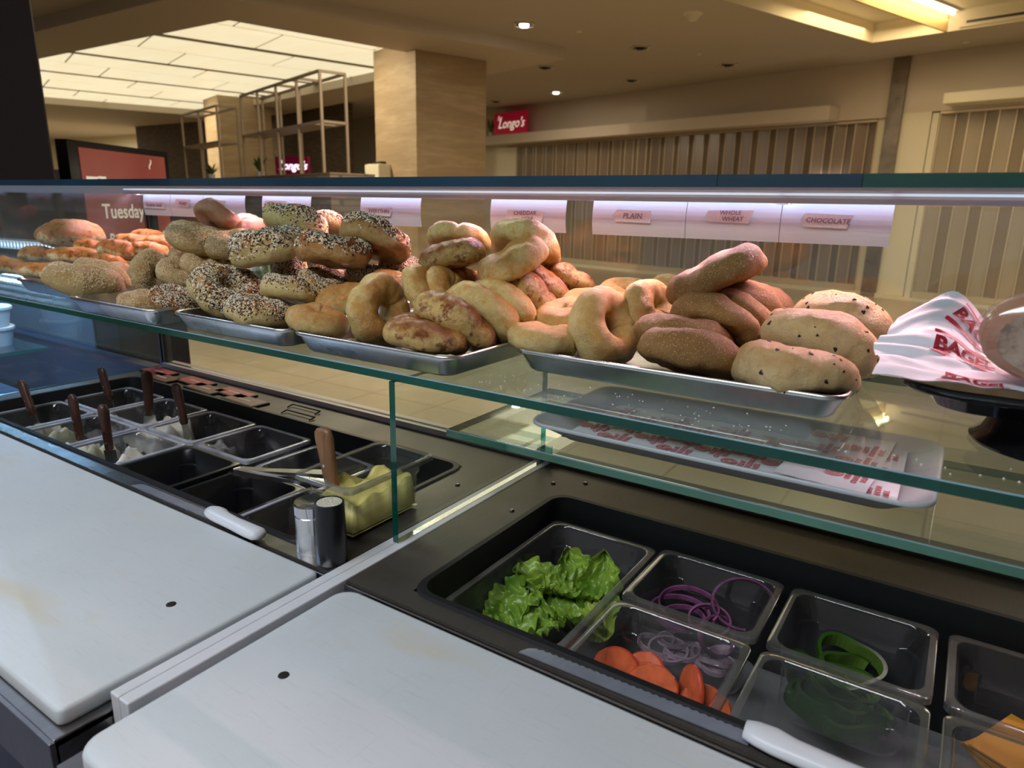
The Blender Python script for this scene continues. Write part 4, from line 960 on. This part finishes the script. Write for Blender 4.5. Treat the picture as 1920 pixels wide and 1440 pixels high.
LB = {
'w1': 'brown whole wheat bagel at the tray front, lowest of the leaning row', 'w2': 'whole wheat bagel directly behind the front whole wheat one',
'w3': 'broad dark whole wheat bagel in the middle of the leaning row', 'w4': 'fourth whole wheat bagel of the leaning row, thin crescent showing',
'w5': 'fifth whole wheat bagel of the leaning row, under the top one', 'w6': 'pinkish backlit whole wheat bagel at the back of the leaning row',
'w7': 'whole wheat bagel tilted steeply on top of the pile', 'c1': 'raisin bagel lying flat at the front right tray corner, hole showing',
'c2': 'raisin bagel leaning on the flat one, pale underside with dark spots', 'c3': 'large raisin bagel rearmost at the right tray edge',
'p1': 'pale log-like plain bagel at the front left of the right tray', 'p2': 'plain bagel standing upright with its big hole facing out',
'p3': 'plain bagel just behind the pale log-like one', 'p4': 'plain bagel low behind the upright holed one, left side', 'p5': 'plain bagel on edge beside the whole wheat pile',
'p6': 'pinkish plain bagel at the back of the right tray', 'p7': 'small visible top of a plain bagel behind the whole wheat pile', 'p8': 'plain bagel peeping right behind the upright holed one',
'h1': 'golden brown domed bagel with a dark blister at the tray front', 'h2': 'golden bagel with dark browned crust leaning behind the domed one',
'h3': 'pale herb bagel with browned tip, third in the leaning row', 'h4': 'pale cheese bagel, fourth in the leaning row', 'h5': 'golden bagel with dark streak, fifth in the leaning row',
'h6': 'reddish golden bagel, sixth and last in the leaning row', 'h7': 'orange backlit bagel at the back right of the cheese tray', 'h8': 'large bagel topping the right cheese stack, under the cheddar card',
'h9': 'smooth bagel leaning left in front of the top right one', 'h10': 'large pale bagel topping the left cheese stack', 'h11': 'browned pointed bagel below the top left one',
'h12': 'small pale end of a bagel standing beneath the left stack', 'h13': 'yellowish bagel low between the two cheese stacks', 'h14': 'pale flat-sided bagel on edge in the tray centre',
'h15': 'cheese bagel standing upright with its hole to the right', 'h16': 'pale bagel with orange top at the front left tray corner', 'h17': 'bagel peeping out left of the upright cheese bagel',
'h18': 'bagel top showing behind the upright cheese bagel', 'e1': 'heavily seeded bagel leaning with its dark hole showing', 'e2': 'seeded bagel lying at the front right corner of its tray',
'e3': 'shiny brown bagel with dark seeded top at the front left corner', 'e4': 'bagel showing its pale bare underside, seeds only at the rim', 'e5': 'seed-topped pale bagel behind the bare underside one',
'e6': 'seeded bagel standing on edge under the stack', 'e7': 'long-looking black and white seeded bagel laid across the pile', 'e8': 'pale bagel with black seeded rim below the single card',
'e9': 'glossy brown bagel with seeded rim in the middle of the pile', 'e10': 'large reddish brown glossy bagel with seeded crown', 'e11': 'reddish seeded bagel at the back behind the pale-rimmed one',
'e12': 'brown bagel in shadow under the glossy one', 'e13': 'pink backlit seeded bagel at the back right of the seed tray', 'e14': 'seeded bagel low under the large reddish one',
's1': 'long oval sesame bagel at the front left corner of its tray', 's2': 'folded-looking sesame bagel behind the front oval one', 's3': 'sesame bagel sloping down right of the folded one',
's4': 'round sesame bagel standing upright, side hole visible', 's5': 'browned sesame bagel behind the upright round one', 's6': 'shiny-sided sesame bagel right of the upright round one',
's7': 'small sesame bagel end low at the tray front', 's8': 'pale sesame bagel lying high on the pile, below the onion card', 's9': 'dark brown smooth bagel standing at the very top left',
's10': 'pink-brown smooth bagel at the back, right of the topmost', 's11': 'sesame bagel touching the long black and white seeded one', 's12': 'small sesame bagel end under the high pale one',
's13': 'browned sesame bagel behind the heavily seeded holed one', 's14': 'pale bare bagel sliver above the heavily seeded holed one'}
cnt = {}
for nm, ty, pos, R_, n_ in BAG:
    k = cnt.get(ty, 0); cnt[ty] = k+1; var = 9 if nm in ('p2', 'h15', 'e1') else k % 3
    me, me2, extra = bagel_data(ty, var)
    z = Vector(n_).normalized(); x = z.orthogonal().normalized(); y = z.cross(x); a = k*1.9+1
    xx = x*math.cos(a)+y*math.sin(a); yy = z.cross(xx)
    o = bpy.data.objects.new('bagel', me); C.objects.link(o)
    # the baker's ring sits on its own mesh; seeds ride on it
    o.matrix_world = Matrix.Translation(pos) @ Matrix(((xx.x, yy.x, z.x, 0), (xx.y, yy.y, z.y, 0), (xx.z, yy.z, z.z, 0), (0, 0, 0, 1))) @ Matrix.Diagonal((R_, R_, R_, 1))
    tag(o, LB[nm], 'bagel', KIND[ty])
    if me2:
        s = bpy.data.objects.new('raisins' if extra == 'chips' else 'seeds', me2); C.objects.link(s); s.parent = o
        if extra != 'chips': s['kind'] = 'stuff'
        else: s['kind'] = 'stuff'
# cheesy breads
def loaf(pos, hl, ht, d, label, seed, round_=False):
    d = Vector(d); d.z *= .3; d.normalize(); zz = Vector((0, 0, 1)); zz = (zz-d*zz.dot(d)).normalized(); y = zz.cross(d); nu, nv = 40, 24; b = MB(); rg = []
    for i in range(nu+1):
        t_ = -1+2*i/nu; t2 = max(-.985, min(.985, t_)); pr = math.sqrt(1-t2*t2)**(.55 if not round_ else 1.0)
        tw = .10*math.sin(t_*7+seed) if not round_ else 0
        row = []
        for j in range(nv):
            a = 2*PI*j/nv; p = Vector((t_*1.0, math.cos(a)*pr, math.sin(a)*pr)); q = 1+.12*noisev(p, 2.6, seed)+.05*noisev(p, 7, seed)+tw*math.sin(a*2)
            wy = (1.15 if not round_ else hl/ht)
            zc = p.z*(1.0 if p.z > 0 else .7)
            row.append(Vector((p.x, p.y*q*wy*ht/hl, zc*q*ht/hl)))
        rg.append(row)
    b.loft(rg, 0, True, True); o = b.build('cheesy_bread', B_pizza, smooth=True)
    o.matrix_world = Matrix.Translation(pos) @ Matrix(((d.x, y.x, zz.x, 0), (d.y, y.y, zz.y, 0), (d.z, y.z, zz.z, 0), (0, 0, 0, 1))) @ Matrix.Diagonal((hl, hl, hl, 1))
    return tag(o, label, 'bread', 'cheesy breads on the far left tray')
for i, (pos, hl, ht, d, lb) in enumerate((
    ((-1.700, .720, .287), .073, .022, (.85, .51, -.13), 'long cheese-crusted bread stick at the tray front, beside the oval sesame bagel'),
    ((-1.944, .730, .284), .055, .024, (.84, .45, -.31), 'scorched cheese bread stick at the left edge of the photo'),
    ((-1.728, .790, .315), .066, .024, (.85, .52, -.12), 'cheese bread stick with brown-red crust in the second row'),
    ((-1.965, .810, .306), .045, .024, (.84, .53, -.06), 'pale bread with a burnt black cheese flake in the second row'),
    ((-1.775, .850, .332), .042, .020, (.85, .51, -.15), 'yellow-topped bread just below the round cheese loaf'),
    ((-1.631, .840, .332), .048, .026, (.81, .39, -.44), 'red-brown cheese bread right of the round loaf'),
    ((-1.581, .880, .333), .045, .021, (.85, .49, -.22), 'flat red-edged cheese bread left of the upright sesame bagel'),
    ((-1.731, .930, .347), .045, .019, (.84, .46, -.28), 'bright pinkish cheese bread in the rear row, left'),
    ((-1.736, .970, .357), .043, .019, (.85, .50, -.18), 'pale pink rearmost cheese bread'),
    ((-1.621, .940, .343), .046, .022, (.84, .45, -.31), 'deep red cheese bread at the rear right of its tray'),
    ((-1.598, .800, .312), .036, .017, (.81, .39, -.44), 'small burnt red cheese bread end in front of the red-brown one'))):
    loaf(pos, hl, ht, d, lb, i*2.3+1)
loaf((-1.914, .87, .353), .078, .044, (.84, .53, -.06), 'big round domed loaf with browned speckled cheese crust', 40, True)
# ================================================================ PAPER TRAY ON THE LOWER SHELF
M_tub = plain('white_tray', (.60, .60, .64), .35)
tray(-.478, .008, .762, 1.015, .1388, .027, 'shallow white plastic tray of wrapping paper on the lower shelf', M_tub, .03, 'plastic_tray', .030, .004, None, 'tray')
M_paper = plain('wrap_paper', (.76, .76, .82), .55, var=.05, vscale=30)
M_pink = plain('print_pink', (.62, .20, .24), .6)
def logo_sheet(x0, x1, y0, y1, z, rz, label, seed, nx, ny):
    cx, cy_ = (x0+x1)/2, (y0+y1)/2; r = empty('wrapping_paper', (cx, cy_, z), label, 'paper', 'printed wrapping papers', rz); X, Y = (x1-x0)/2, (y1-y0)/2
    b = MB(); n = 20; g = [(X*(2*i/n-1), Y*(2*j/n-1), .0012*noisev((i*.3, j*.3, 0), 1, seed)) for j in range(n+1) for i in range(n+1)]
    b.add(g, [(j*(n+1)+i, j*(n+1)+i+1, (j+1)*(n+1)+i+1, (j+1)*(n+1)+i) for j in range(n) for i in range(n)])
    b.add([(p[0], p[1], p[2]-.0006) for p in g], [((j+1)*(n+1)+i, (j+1)*(n+1)+i+1, j*(n+1)+i+1, j*(n+1)+i) for j in range(n) for i in range(n)])
    o = b.build('paper_sheet', M_paper, r, smooth=True)
    for i in range(nx):
        for j in range(ny):
            x = -X+(i+.5)*2*X/nx; y = -Y+(j+.5+(.25 if i % 2 else -.2))*2*Y/ny
            if abs(y) > Y-.02: continue
            lg = empty('logo', (x, y, .0014), None, None); lg.parent = r; lg.rotation_euler = (0, 0, PI/2)
            b = MB(); N = 20
            rg = [[Vector((rr_*math.cos(2*PI*k/N), .016+rr_*math.sin(2*PI*k/N), 0)) for k in range(N)] for rr_ in (.0105, .0078)]; b.loft(rg)
            rg = [[Vector((rr_*math.cos(2*PI*k/N), .016+rr_*math.sin(2*PI*k/N), 0)) for k in range(N)] for rr_ in (.0066, .0025)]; b.loft(rg)
            vs, fs, ms = b.v, b.f, b.m
            me = LOGO.get('t')
            if not me:
                t_ = text_mesh('GREAT\nCANADIAN\nBAGEL', .0085, M_pink, M=Matrix.Translation((0, -.008, 0)), bold=.0002); me = t_.data; bpy.data.objects.remove(t_)
                k0 = len(me.vertices); bb = MB(); bb.v = [tuple(v.co) for v in me.vertices]; bb.f = [tuple(p.vertices) for p in me.polygons]; bb.m = [0]*len(bb.f)
                bb.add(vs, fs); me = bpy.data.meshes.new('logo_print'); me.from_pydata(bb.v, [], bb.f); me.materials.append(M_pink); me.update(); LOGO['t'] = me
            bpy.data.objects.remove(lg)
            o2 = bpy.data.objects.new('logo_print', me); C.objects.link(o2); o2.parent = r; o2.location = (x, y, .0014); o2.rotation_euler = (0, 0, PI/2)
    return r
LOGO = {}
logo_sheet(-.435, -.135, .79, .985, .146, 0, 'flat printed wrapping paper filling the left of the white tray', 1, 7, 4)
logo_sheet(-.150, -.052, .79, 1.010, .158, -.05, 'folded stack of printed paper bags at the right of the white tray', 2, 2, 4)
logo_sheet(-.085, -.030, .79, 1.000, .1515, .02, 'lower printed paper peeping from under the right stack', 4, 1, 3)
# ================================================================ BLACK STAND WITH WRAPPED LOAF
PY = .098
st = empty('pedestal_stand', (.098, .797, ZS), 'glossy black pedestal stand at the right end of the bagel shelf', 'stand')
shade(MB().lathe([(0, 0), (.074, 0), (.076, .003), (.066, .012), (.058, .030), (.056, .036), (0, .036)], n=48).build('foot', M_blackgl, st), 40)
X = .138; o = MB().loft([rr(-X+i_, X-i_, -PY+i_, PY-i_, ra, z, 8) for i_, z, ra in ((.05, .034, .03), (.030, .036, .035), (.022, .048, .04), (.012, .051, .045), (.004, .052, .05), (0, .056, .05), (.0, .060, .05), (.003, .0615, .05), (.010, .060, .045), (.018, .056, .04), (.03, .054, .04))], 0, True, True).build('plate', M_blackgl, st); shade(o, 60)
# crumpled printed paper
pp = empty('liner_paper', (.075, .80, ZS+.062), 'crumpled white paper with red bagel print under the wrapped loaf', 'paper')
n = 44; g = []
def crumple(u, v):
    x = -.135+.25*u; y = -.101+.185*v
    e_ = max(0, (.30-u)/.30); bk = max(0, (v-.22)/.78)
    z = .004+.002*noisev((u*4, v*4, 0), 1.5, 3)+abs(noisev((u*3, v*5, 0), 2, 7))*.006
    z += bk**1.2*.050*math.exp(-((u-.17)/.15)**2)+.014*bk*bk+e_*.012*(.5+noisev((u, v*4, 0), 2, 5))
    y -= bk*bk*.02; x += .02*noisev((u*3, v*3, 2), 1, 5)
    return Vector((x, y, z))
for j in range(n+1):
    for i in range(n+1): g.append(crumple(i/n, j/n))
b = MB(); qs = [(j*(n+1)+i, j*(n+1)+i+1, (j+1)*(n+1)+i+1, (j+1)*(n+1)+i) for j in range(n) for i in range(n)]
b.add(g, qs); b.add([p-Vector((0, 0, .0007)) for p in g], [f[::-1] for f in qs]); b.build('paper_sheet', M_paper, pp, smooth=True)
def drape(o, u0, v0, su, sv, ang):
    for v in o.data.vertices:
        a, c = v.co.x*math.cos(ang)-v.co.y*math.sin(ang), v.co.x*math.sin(ang)+v.co.y*math.cos(ang)
        p = crumple(u0+a*su, v0+c*sv); q1 = crumple(u0+a*su+.01, v0+c*sv)-p; q2 = crumple(u0+a*su, v0+c*sv+.01)-p
        v.co = p+q1.cross(q2).normalized()*.0012
    o.data.materials.clear(); o.data.materials.append(M_red)
def bars(name, pts):
    b = MB(); N = 24
    for x0, y0, x1, y1 in pts:
        lo = [Vector((x0+(x1-x0)*k/N, y0, 0)) for k in range(N+1)]; hi = [Vector((x0+(x1-x0)*k/N, y1, 0)) for k in range(N+1)]
        kk = len(b.v); b.v += [tuple(p) for p in lo+hi]
        for k in range(N): b.f.append((kk+k, kk+k+1, kk+N+1+k+1, kk+N+1+k)); b.m.append(0)
    return b.build(name, M_red, pp)
for u0, v0, s, ang in ((.30, .80, 4.6, -.30), (.27, .50, 5.0, -.10), (.30, .10, 4.4, -.05)):
    o = text_mesh('BAGEL', .0145, M_red, 'red_print', pp, bold=.0006); drape(o, u0, v0, s, s*1.9, ang)
    o = bars('red_bar', [(-.022, -.0115, .022, -.0085), (-.022, .0095, .022, .0120)]); drape(o, u0, v0, s, s*1.9, ang)
o = text_mesh('THE GREAT CANADIAN', .0036, M_red, 'red_print', pp); drape(o, .275, .567, 4.4, 8, -.10)
# wrapped slab of bread
def crumb():
    m, t, b_ = nt('bread_crumb'); v = coord(t); f = noise_n(t, v, 70, 4, .6); f2 = noise_n(t, v, 22, 5, .7)
    c = ramp(t, f, [(.38, (.20, .135, .08)), (.50, (.40, .30, .20)), (.7, (.50, .39, .28))]); c = mix(t, ramp(t, f2, [(.58, (0, 0, 0)), (.66, (.8, .8, .8))]), c, (.20, .13, .08))
    L(t, c, b_.inputs['Base Color']); b_.inputs['Roughness'].default_value = .7; bump(t, b_, f, .5, .002); return m
lf = empty('wrapped_loaf', (.108, .738, ZS+.066), 'cut loaf of speckled bread in cling film on the black stand', 'bread loaf')
def blob(rx, rz, y0, y1, n=40, lumps=.04, seed=1):
    rings = []
    for y, k in ((y0, .94), (y0+.006, 1.0), ((y0+y1)/2, 1.03), (y1-.01, 1.0), (y1, .9)):
        rings.append([Vector((rx*k*math.cos(a)*(1+lumps*noisev((math.cos(a), math.sin(a), y*8), 1.5, seed)), y, max(rz*(1+1.0*k*math.sin(a)), .002) if False else rz+rz*k*math.sin(a)*(1+lumps*noisev((math.cos(a), math.sin(a), y*8), 1.7, seed+2)))) for a in [2*PI*i/n for i in range(n)]])
    return rings
o = MB().loft(blob(.092, .044, -.028, .045), 0, True, True, mm=None).build('loaf_body', B_brown, lf); shade(o, 60)
rg = [[p+Vector((0, -.0006, 0)) for p in blob(.088, .0415, -.028, .045)[0]]]
rg = [[Vector((p.x*.97, -.0288, .044+(p.z-.0415)*.97)) for p in rg[0]], [Vector((p.x*.60, -.0292, .044+(p.z-.0415)*.60)) for p in rg[0]], [Vector((p.x*.1, -.0290, .044+(p.z-.0415)*.1)) for p in rg[0]]]
MB().loft(rg, 0, False, True).build('cut_face', crumb(), lf)
o = MB().loft(blob(.096, .0475, -.034, .056, 64, .07, 5), 0, True, True).build('cling_film', M_wrap, lf, smooth=True); o.location = (0, 0, -.004)
# ================================================================ WELL CONTENTS
ZB_ = ZP-.105+.004
def leafmat():
    m, t, b_ = nt('lettuce'); v = coord(t); f = noise_n(t, v, 28, 4, .6); g_ = noise_n(t, v, 8, 3)
    c = ramp(t, f, [(.3, (.09, .21, .02)), (.7, (.32, .50, .06))]); c = mix(t, ramp(t, g_, [(.5, (0, 0, 0)), (.7, (.6, .6, .6))]), c, (.62, .70, .14))
    L(t, c, b_.inputs['Base Color']); b_.inputs['Roughness'].default_value = .35; b_.inputs['Subsurface Weight'].default_value = .2; b_.inputs['Subsurface Radius'].default_value = (.01, .02, .003); b_.inputs['Subsurface Scale'].default_value = .3
    bump(t, b_, f, .4, .003); return m
M_let = leafmat()
def leaf(x, y, z, a, tilt, ln, wd, seed, label):
    n, m_ = 60, 30; g = []
    for j in range(n+1):
        v = j/n; w_ = wd*(math.sin(PI*min(1, v*.92+.08))**.6)
        for i in range(m_+1):
            u = i/m_*2-1; e_ = abs(u)**2.2
            ruf = .0042*e_*math.sin(v*48+seed+4*noisev((u, v, 0), 3, seed))+.009*e_*noisev((u*3, v*7, 0), 2, seed)
            ve = .010*noisev((u*2, v*3, 0), 2, seed+1)+.003*noisev((u*2, v*3, 0), 7, seed+4); zz = ruf+ve+.018*u*u+.022*math.sin(v*PI)*(.6+.4*math.sin(seed))
            g.append(Vector((u*w_+.006*noisev((u, v*5, 1), 2, seed), (v-.5)*ln*(1+.05*e_*math.sin(v*20+seed)), zz-.002*(abs(u) < .08))))
    b = MB(); qs = [(j*(m_+1)+i, j*(m_+1)+i+1, (j+1)*(m_+1)+i+1, (j+1)*(m_+1)+i) for j in range(n) for i in range(m_)]
    b.add(g, qs); b.add([p-Vector((0, 0, .0008)) for p in g], [f[::-1] for f in qs])
    o = b.build('lettuce_leaf', M_let, smooth=True); o.matrix_world = Matrix.Translation((x, y, z)) @ Matrix.Rotation(a, 4, 'Z') @ Matrix.Rotation(tilt, 4, 'X'); return tag(o, label, 'lettuce', 'torn lettuce leaves in the long pan')
for a in ((-.425, .655, -.094, .5, .15, .10, .035, 1.0, 'curly lettuce leaf at the front of the long pan'), (-.385, .668, -.085, -.6, .3, .09, .032, 2.1, 'frilly lettuce leaf against the front right pan corner'),
          (-.425, .735, -.075, 1.4, .5, .12, .036, 3.3, 'broad green lettuce leaf in the middle of the long pan'), (-.385, .755, -.068, 2.4, .35, .11, .036, 4.2, 'wavy lettuce leaf folded over the middle of the heap'),
          (-.353, .770, -.062, .35, .9, .12, .030, 5.7, 'upright pale yellow-green leaf leaning on the right pan wall'), (-.405, .795, -.080, .9, .7, .11, .034, 6.5, 'darker lettuce leaf at the back of the heap'),
          (-.432, .700, -.082, -.3, .6, .11, .034, 7.4, 'pointed lettuce leaf rising at the left of the heap'), (-.372, .715, -.088, 1.9, -.2, .10, .034, 8.8, 'lettuce leaf lying low at the right of the heap')):
    leaf(*a)
M_onr = plain('onion_purple', (.22, .07, .17), .35, var=.5, vscale=40); M_onw = plain('onion_pale', (.50, .36, .46), .35, var=.3, vscale=60)
rnd = random.Random(5)
def onion(x, y, z, R_, tilt, az, arc, label, mt):
    N = max(10, int(36*arc)); pts = [Vector((R_*math.cos(2*PI*arc*i/N), R_*.8*math.sin(2*PI*arc*i/N), 0)) for i in range(N+1)]; rg = []
    for i, p in enumerate(pts):
        d = p.normalized(); w_, h_ = .0015, .0032; rg.append([p-d*w_-Vector((0, 0, h_)), p+d*w_-Vector((0, 0, h_)), p+d*w_*1.1+Vector((0, 0, h_)), p-d*w_*.8+Vector((0, 0, h_))])
    b = MB().loft(rg, 0, arc < .99, arc < .99); o = b.build('onion_ring', mt); o.matrix_world = Matrix.Translation((x, y, z)) @ Matrix.Rotation(az, 4, 'Z') @ Matrix.Rotation(tilt, 4, 'X')
    return tag(o, label, 'onion ring', 'red onion rings in their pan')
ol = ['large dark purple onion ring', 'purple onion ring arching over the right pan wall', 'thin onion ring nested in the large one', 'tilted purple onion ring at right']
specs = [(-.255, .812, -.072, .038, .15, .3, 1), (-.180, .835, -.045, .040, .9, .5, .75), (-.250, .808, -.078, .030, .1, .9, 1), (-.200, .800, -.080, .030, .9, 1.2, 1), (-.245, .815, -.062, .042, .25, -.4, .9), (-.215, .812, -.070, .026, .6, .2, 1)]
for i, s_ in enumerate(specs): onion(*s_, ['large purple onion ring lying flat at left of the pan', 'onion strip arching up over the back right pan corner', 'smaller onion ring nested inside the large one', 'onion ring tilted upright at the right of the heap', 'loose purple onion ring over the nested pair', 'small tilted onion ring in the middle of the heap'][i], M_onr)
for i in range(16): onion(rnd.uniform(-.275, -.17), rnd.uniform(.755, .80), ZB_+.008+.003*(i % 6), rnd.uniform(.010, .026), rnd.uniform(-.5, .5), rnd.random()*3, rnd.choice((1, 1, .7)), 'pale pink onion piece low in the front of the onion pan', M_onw)
M_tom = plain('tomato_flesh', (.62, .07, .025), .25, var=.25, vscale=60); M_tomo = plain('tomato_pale', (.66, .13, .045), .3, var=.25, vscale=60)
def slice_(x, y, z, R_, th, tilt, az, name, mats, label, cat, group, ell=1.0, mm=None):
    b = MB(); N = 32; rg = [[Vector((k*R_*math.cos(2*PI*i/N)*(1+.04*math.sin(3*2*PI*i/N)), k*R_*ell*math.sin(2*PI*i/N), zz)) for i in range(N)] for k, zz in ((.92, 0), (1, th*.3), (1, th*.7), (.93, th), (.80, th), (.1, th*1.02))]
    b.loft(rg, 0, True, True, mm=mm or [0, 0, 0, 1, 1]); o = b.build(name, mats); o.matrix_world = Matrix.Translation((x, y, z)) @ Matrix.Rotation(az, 4, 'Z') @ Matrix.Rotation(tilt, 4, 'X'); return tag(o, label, cat, group)
tl = ['pale orange tomato slice standing at the left pan wall', 'red tomato slice leaning right of the pale one', 'red tomato slice in the centre of the front pan', 'lower red tomato slice below the centre one', 'tomato slice standing alone right of the others', 'tomato slice end low at the right']
for i, (x, y, z, t_, a) in enumerate(((-.275, .640, -.095, 1.1, .1), (-.245, .650, -.095, .8, -.4), (-.232, .635, -.092, .35, .2), (-.225, .622, -.085, .45, .2), (-.185, .645, -.085, 1.35, -.9), (-.170, .640, -.100, .6, .4))):
    slice_(x, y+.018, z+.016, .029, .006, t_, a, 'tomato_slice', [M_tom, M_tomo], tl[i], 'tomato slice', 'tomato slices in the front pan')
M_pepd = plain('pepper_skin', (.028, .085, .010), .25, var=.2); M_pepl = plain('pepper_flesh', (.12, .22, .03), .35, var=.3)
def pepper(x, y, z, R_, tilt, az, arc, label):
    N = 40; rg = []
    for i in range(N+1):
        a = 2*PI*arc*i/N; rad = R_*(1+.13*math.cos(3*a)); d = Vector((math.cos(a), math.sin(a), 0)); p = d*rad; h_ = .010
        rg.append([p-d*.0035-Vector((0, 0, h_)), p+d*.001-Vector((0, 0, h_)), p+d*.002, p+d*.001+Vector((0, 0, h_)), p-d*.0035+Vector((0, 0, h_))])
    b = MB(); k = 0; b.loft(rg, 0, arc < .99, arc < .99)
    for q in range(len(b.f)): b.m[q] = 1 if q % 5 == 4 else 0
    o = b.build('pepper_ring', [M_pepd, M_pepl]); o.matrix_world = Matrix.Translation((x, y, z)) @ Matrix.Rotation(az, 4, 'Z') @ Matrix.Rotation(tilt, 4, 'X'); return tag(o, label, 'pepper ring', 'green pepper rings in their pan')
for x, y, z, R_, t_, az, arc, lb in ((-.050, .815, -.070, .036, .35, .4, 1, 'uppermost large green pepper ring'), (-.045, .805, -.080, .034, .3, 1.2, .8, 'green pepper ring curved under the uppermost'), (-.055, .790, -.092, .034, .2, 2.1, 1, 'green pepper ring in the middle of the heap'),
        (-.040, .778, -.105, .034, .1, .2, 1, 'lowest green pepper ring on the pan floor'), (-.048, .790, -.088, .037, .15, .9, 1, 'wide green pepper ring near the top of the heap'), (-.060, .782, -.098, .036, .1, 1.7, 1, 'wide green pepper ring low in the heap'), (-.095, .800, -.085, .020, 1.2, .4, 1, 'small upright green pepper end at the left'), (-.075, .775, -.105, .028, .2, 1.2, .7, 'pepper piece at the front left of the heap'), (-.020, .785, -.098, .024, .5, 2.2, .8, 'pepper piece at the front right of the heap')):
    pepper(x, y, z, R_, t_, az, arc, lb)
M_cucs = plain('cucumber_skin', (.03, .09, .02), .3); M_cucf = plain('cucumber_flesh', (.55, .62, .35), .3, var=.1, vscale=60)
slice_(-.106, .618, -.062, .017, .006, 1.25, 1.2, 'cucumber_slice', [M_cucs, M_cucf], 'cucumber slice standing near the tip of the knife handle', 'cucumber slice', 'cucumber slices')
slice_(-.096, .640, -.100, .017, .006, .3, .2, 'cucumber_slice', [M_cucs, M_cucf], 'cucumber slice low in the front pan', 'cucumber slice', 'cucumber slices')
ORD = ['topmost', 'second from top', 'third from top', 'fourth from top', 'fifth from top', 'sixth from top', 'seventh from top', 'eighth from top', 'lowest']
M_chs = plain('orange_cheese', (.78, .34, .04), .4, var=.08); M_chy = plain('yellow_cheese', (.75, .52, .16), .4, var=.08)
for i in range(9):
    o = MB().box(-.045, .045, -.045, .045, 0, .0028).build('cheese_slice', M_chs, bevel=.0006); o.matrix_world = Matrix.Translation((.135+.003*math.sin(i*2), .797, ZB_+.004+i*.0034)) @ Matrix.Rotation(.55+i*.07, 4, 'Z'); tag(o, ORD[8-i]+' orange cheese slice in the back row pan at right', 'cheese slice', 'orange cheese slices')
for i in range(8):
    o = MB().box(-.045, .045, -.045, .045, 0, .0028).build('cheese_slice', M_chy if i % 3 else M_chs, bevel=.0006); o.matrix_world = Matrix.Translation((.128+.004*math.sin(i*2), .640, ZB_+.004+i*.0036)) @ Matrix.Rotation(.2+i*.11, 4, 'Z'); tag(o, ORD[7-i]+' cheese slice of the stack in the front right corner pan', 'cheese slice', 'yellow cheese slices')

# crumbs and seeds fallen on the bagel shelf
rnd = random.Random(12); b = MB()
for k in range(130):
    if k < 60: x, y = rnd.gauss(-.27, .07), rnd.uniform(.650, .730)
    elif k < 90: x, y = rnd.gauss(-.48, .05), rnd.uniform(.650, .72)
    else: x, y = rnd.uniform(-.08, .3), rnd.uniform(.650, .70)
    s = rnd.uniform(.0006, .0014); z = ZS+.0002
    b.add([(x+s, y, z), (x, y+s, z), (x-s, y, z), (x, y-s, z), (x, y, z+s)], [(0, 1, 4), (1, 2, 4), (2, 3, 4), (3, 0, 4), (3, 2, 1, 0)])
tag(b.build('crumbs', plain('crumb_white', (.8, .78, .7), .6)), 'scattered pale crumbs on the glass shelf in front of the trays', 'crumbs', kind='stuff')
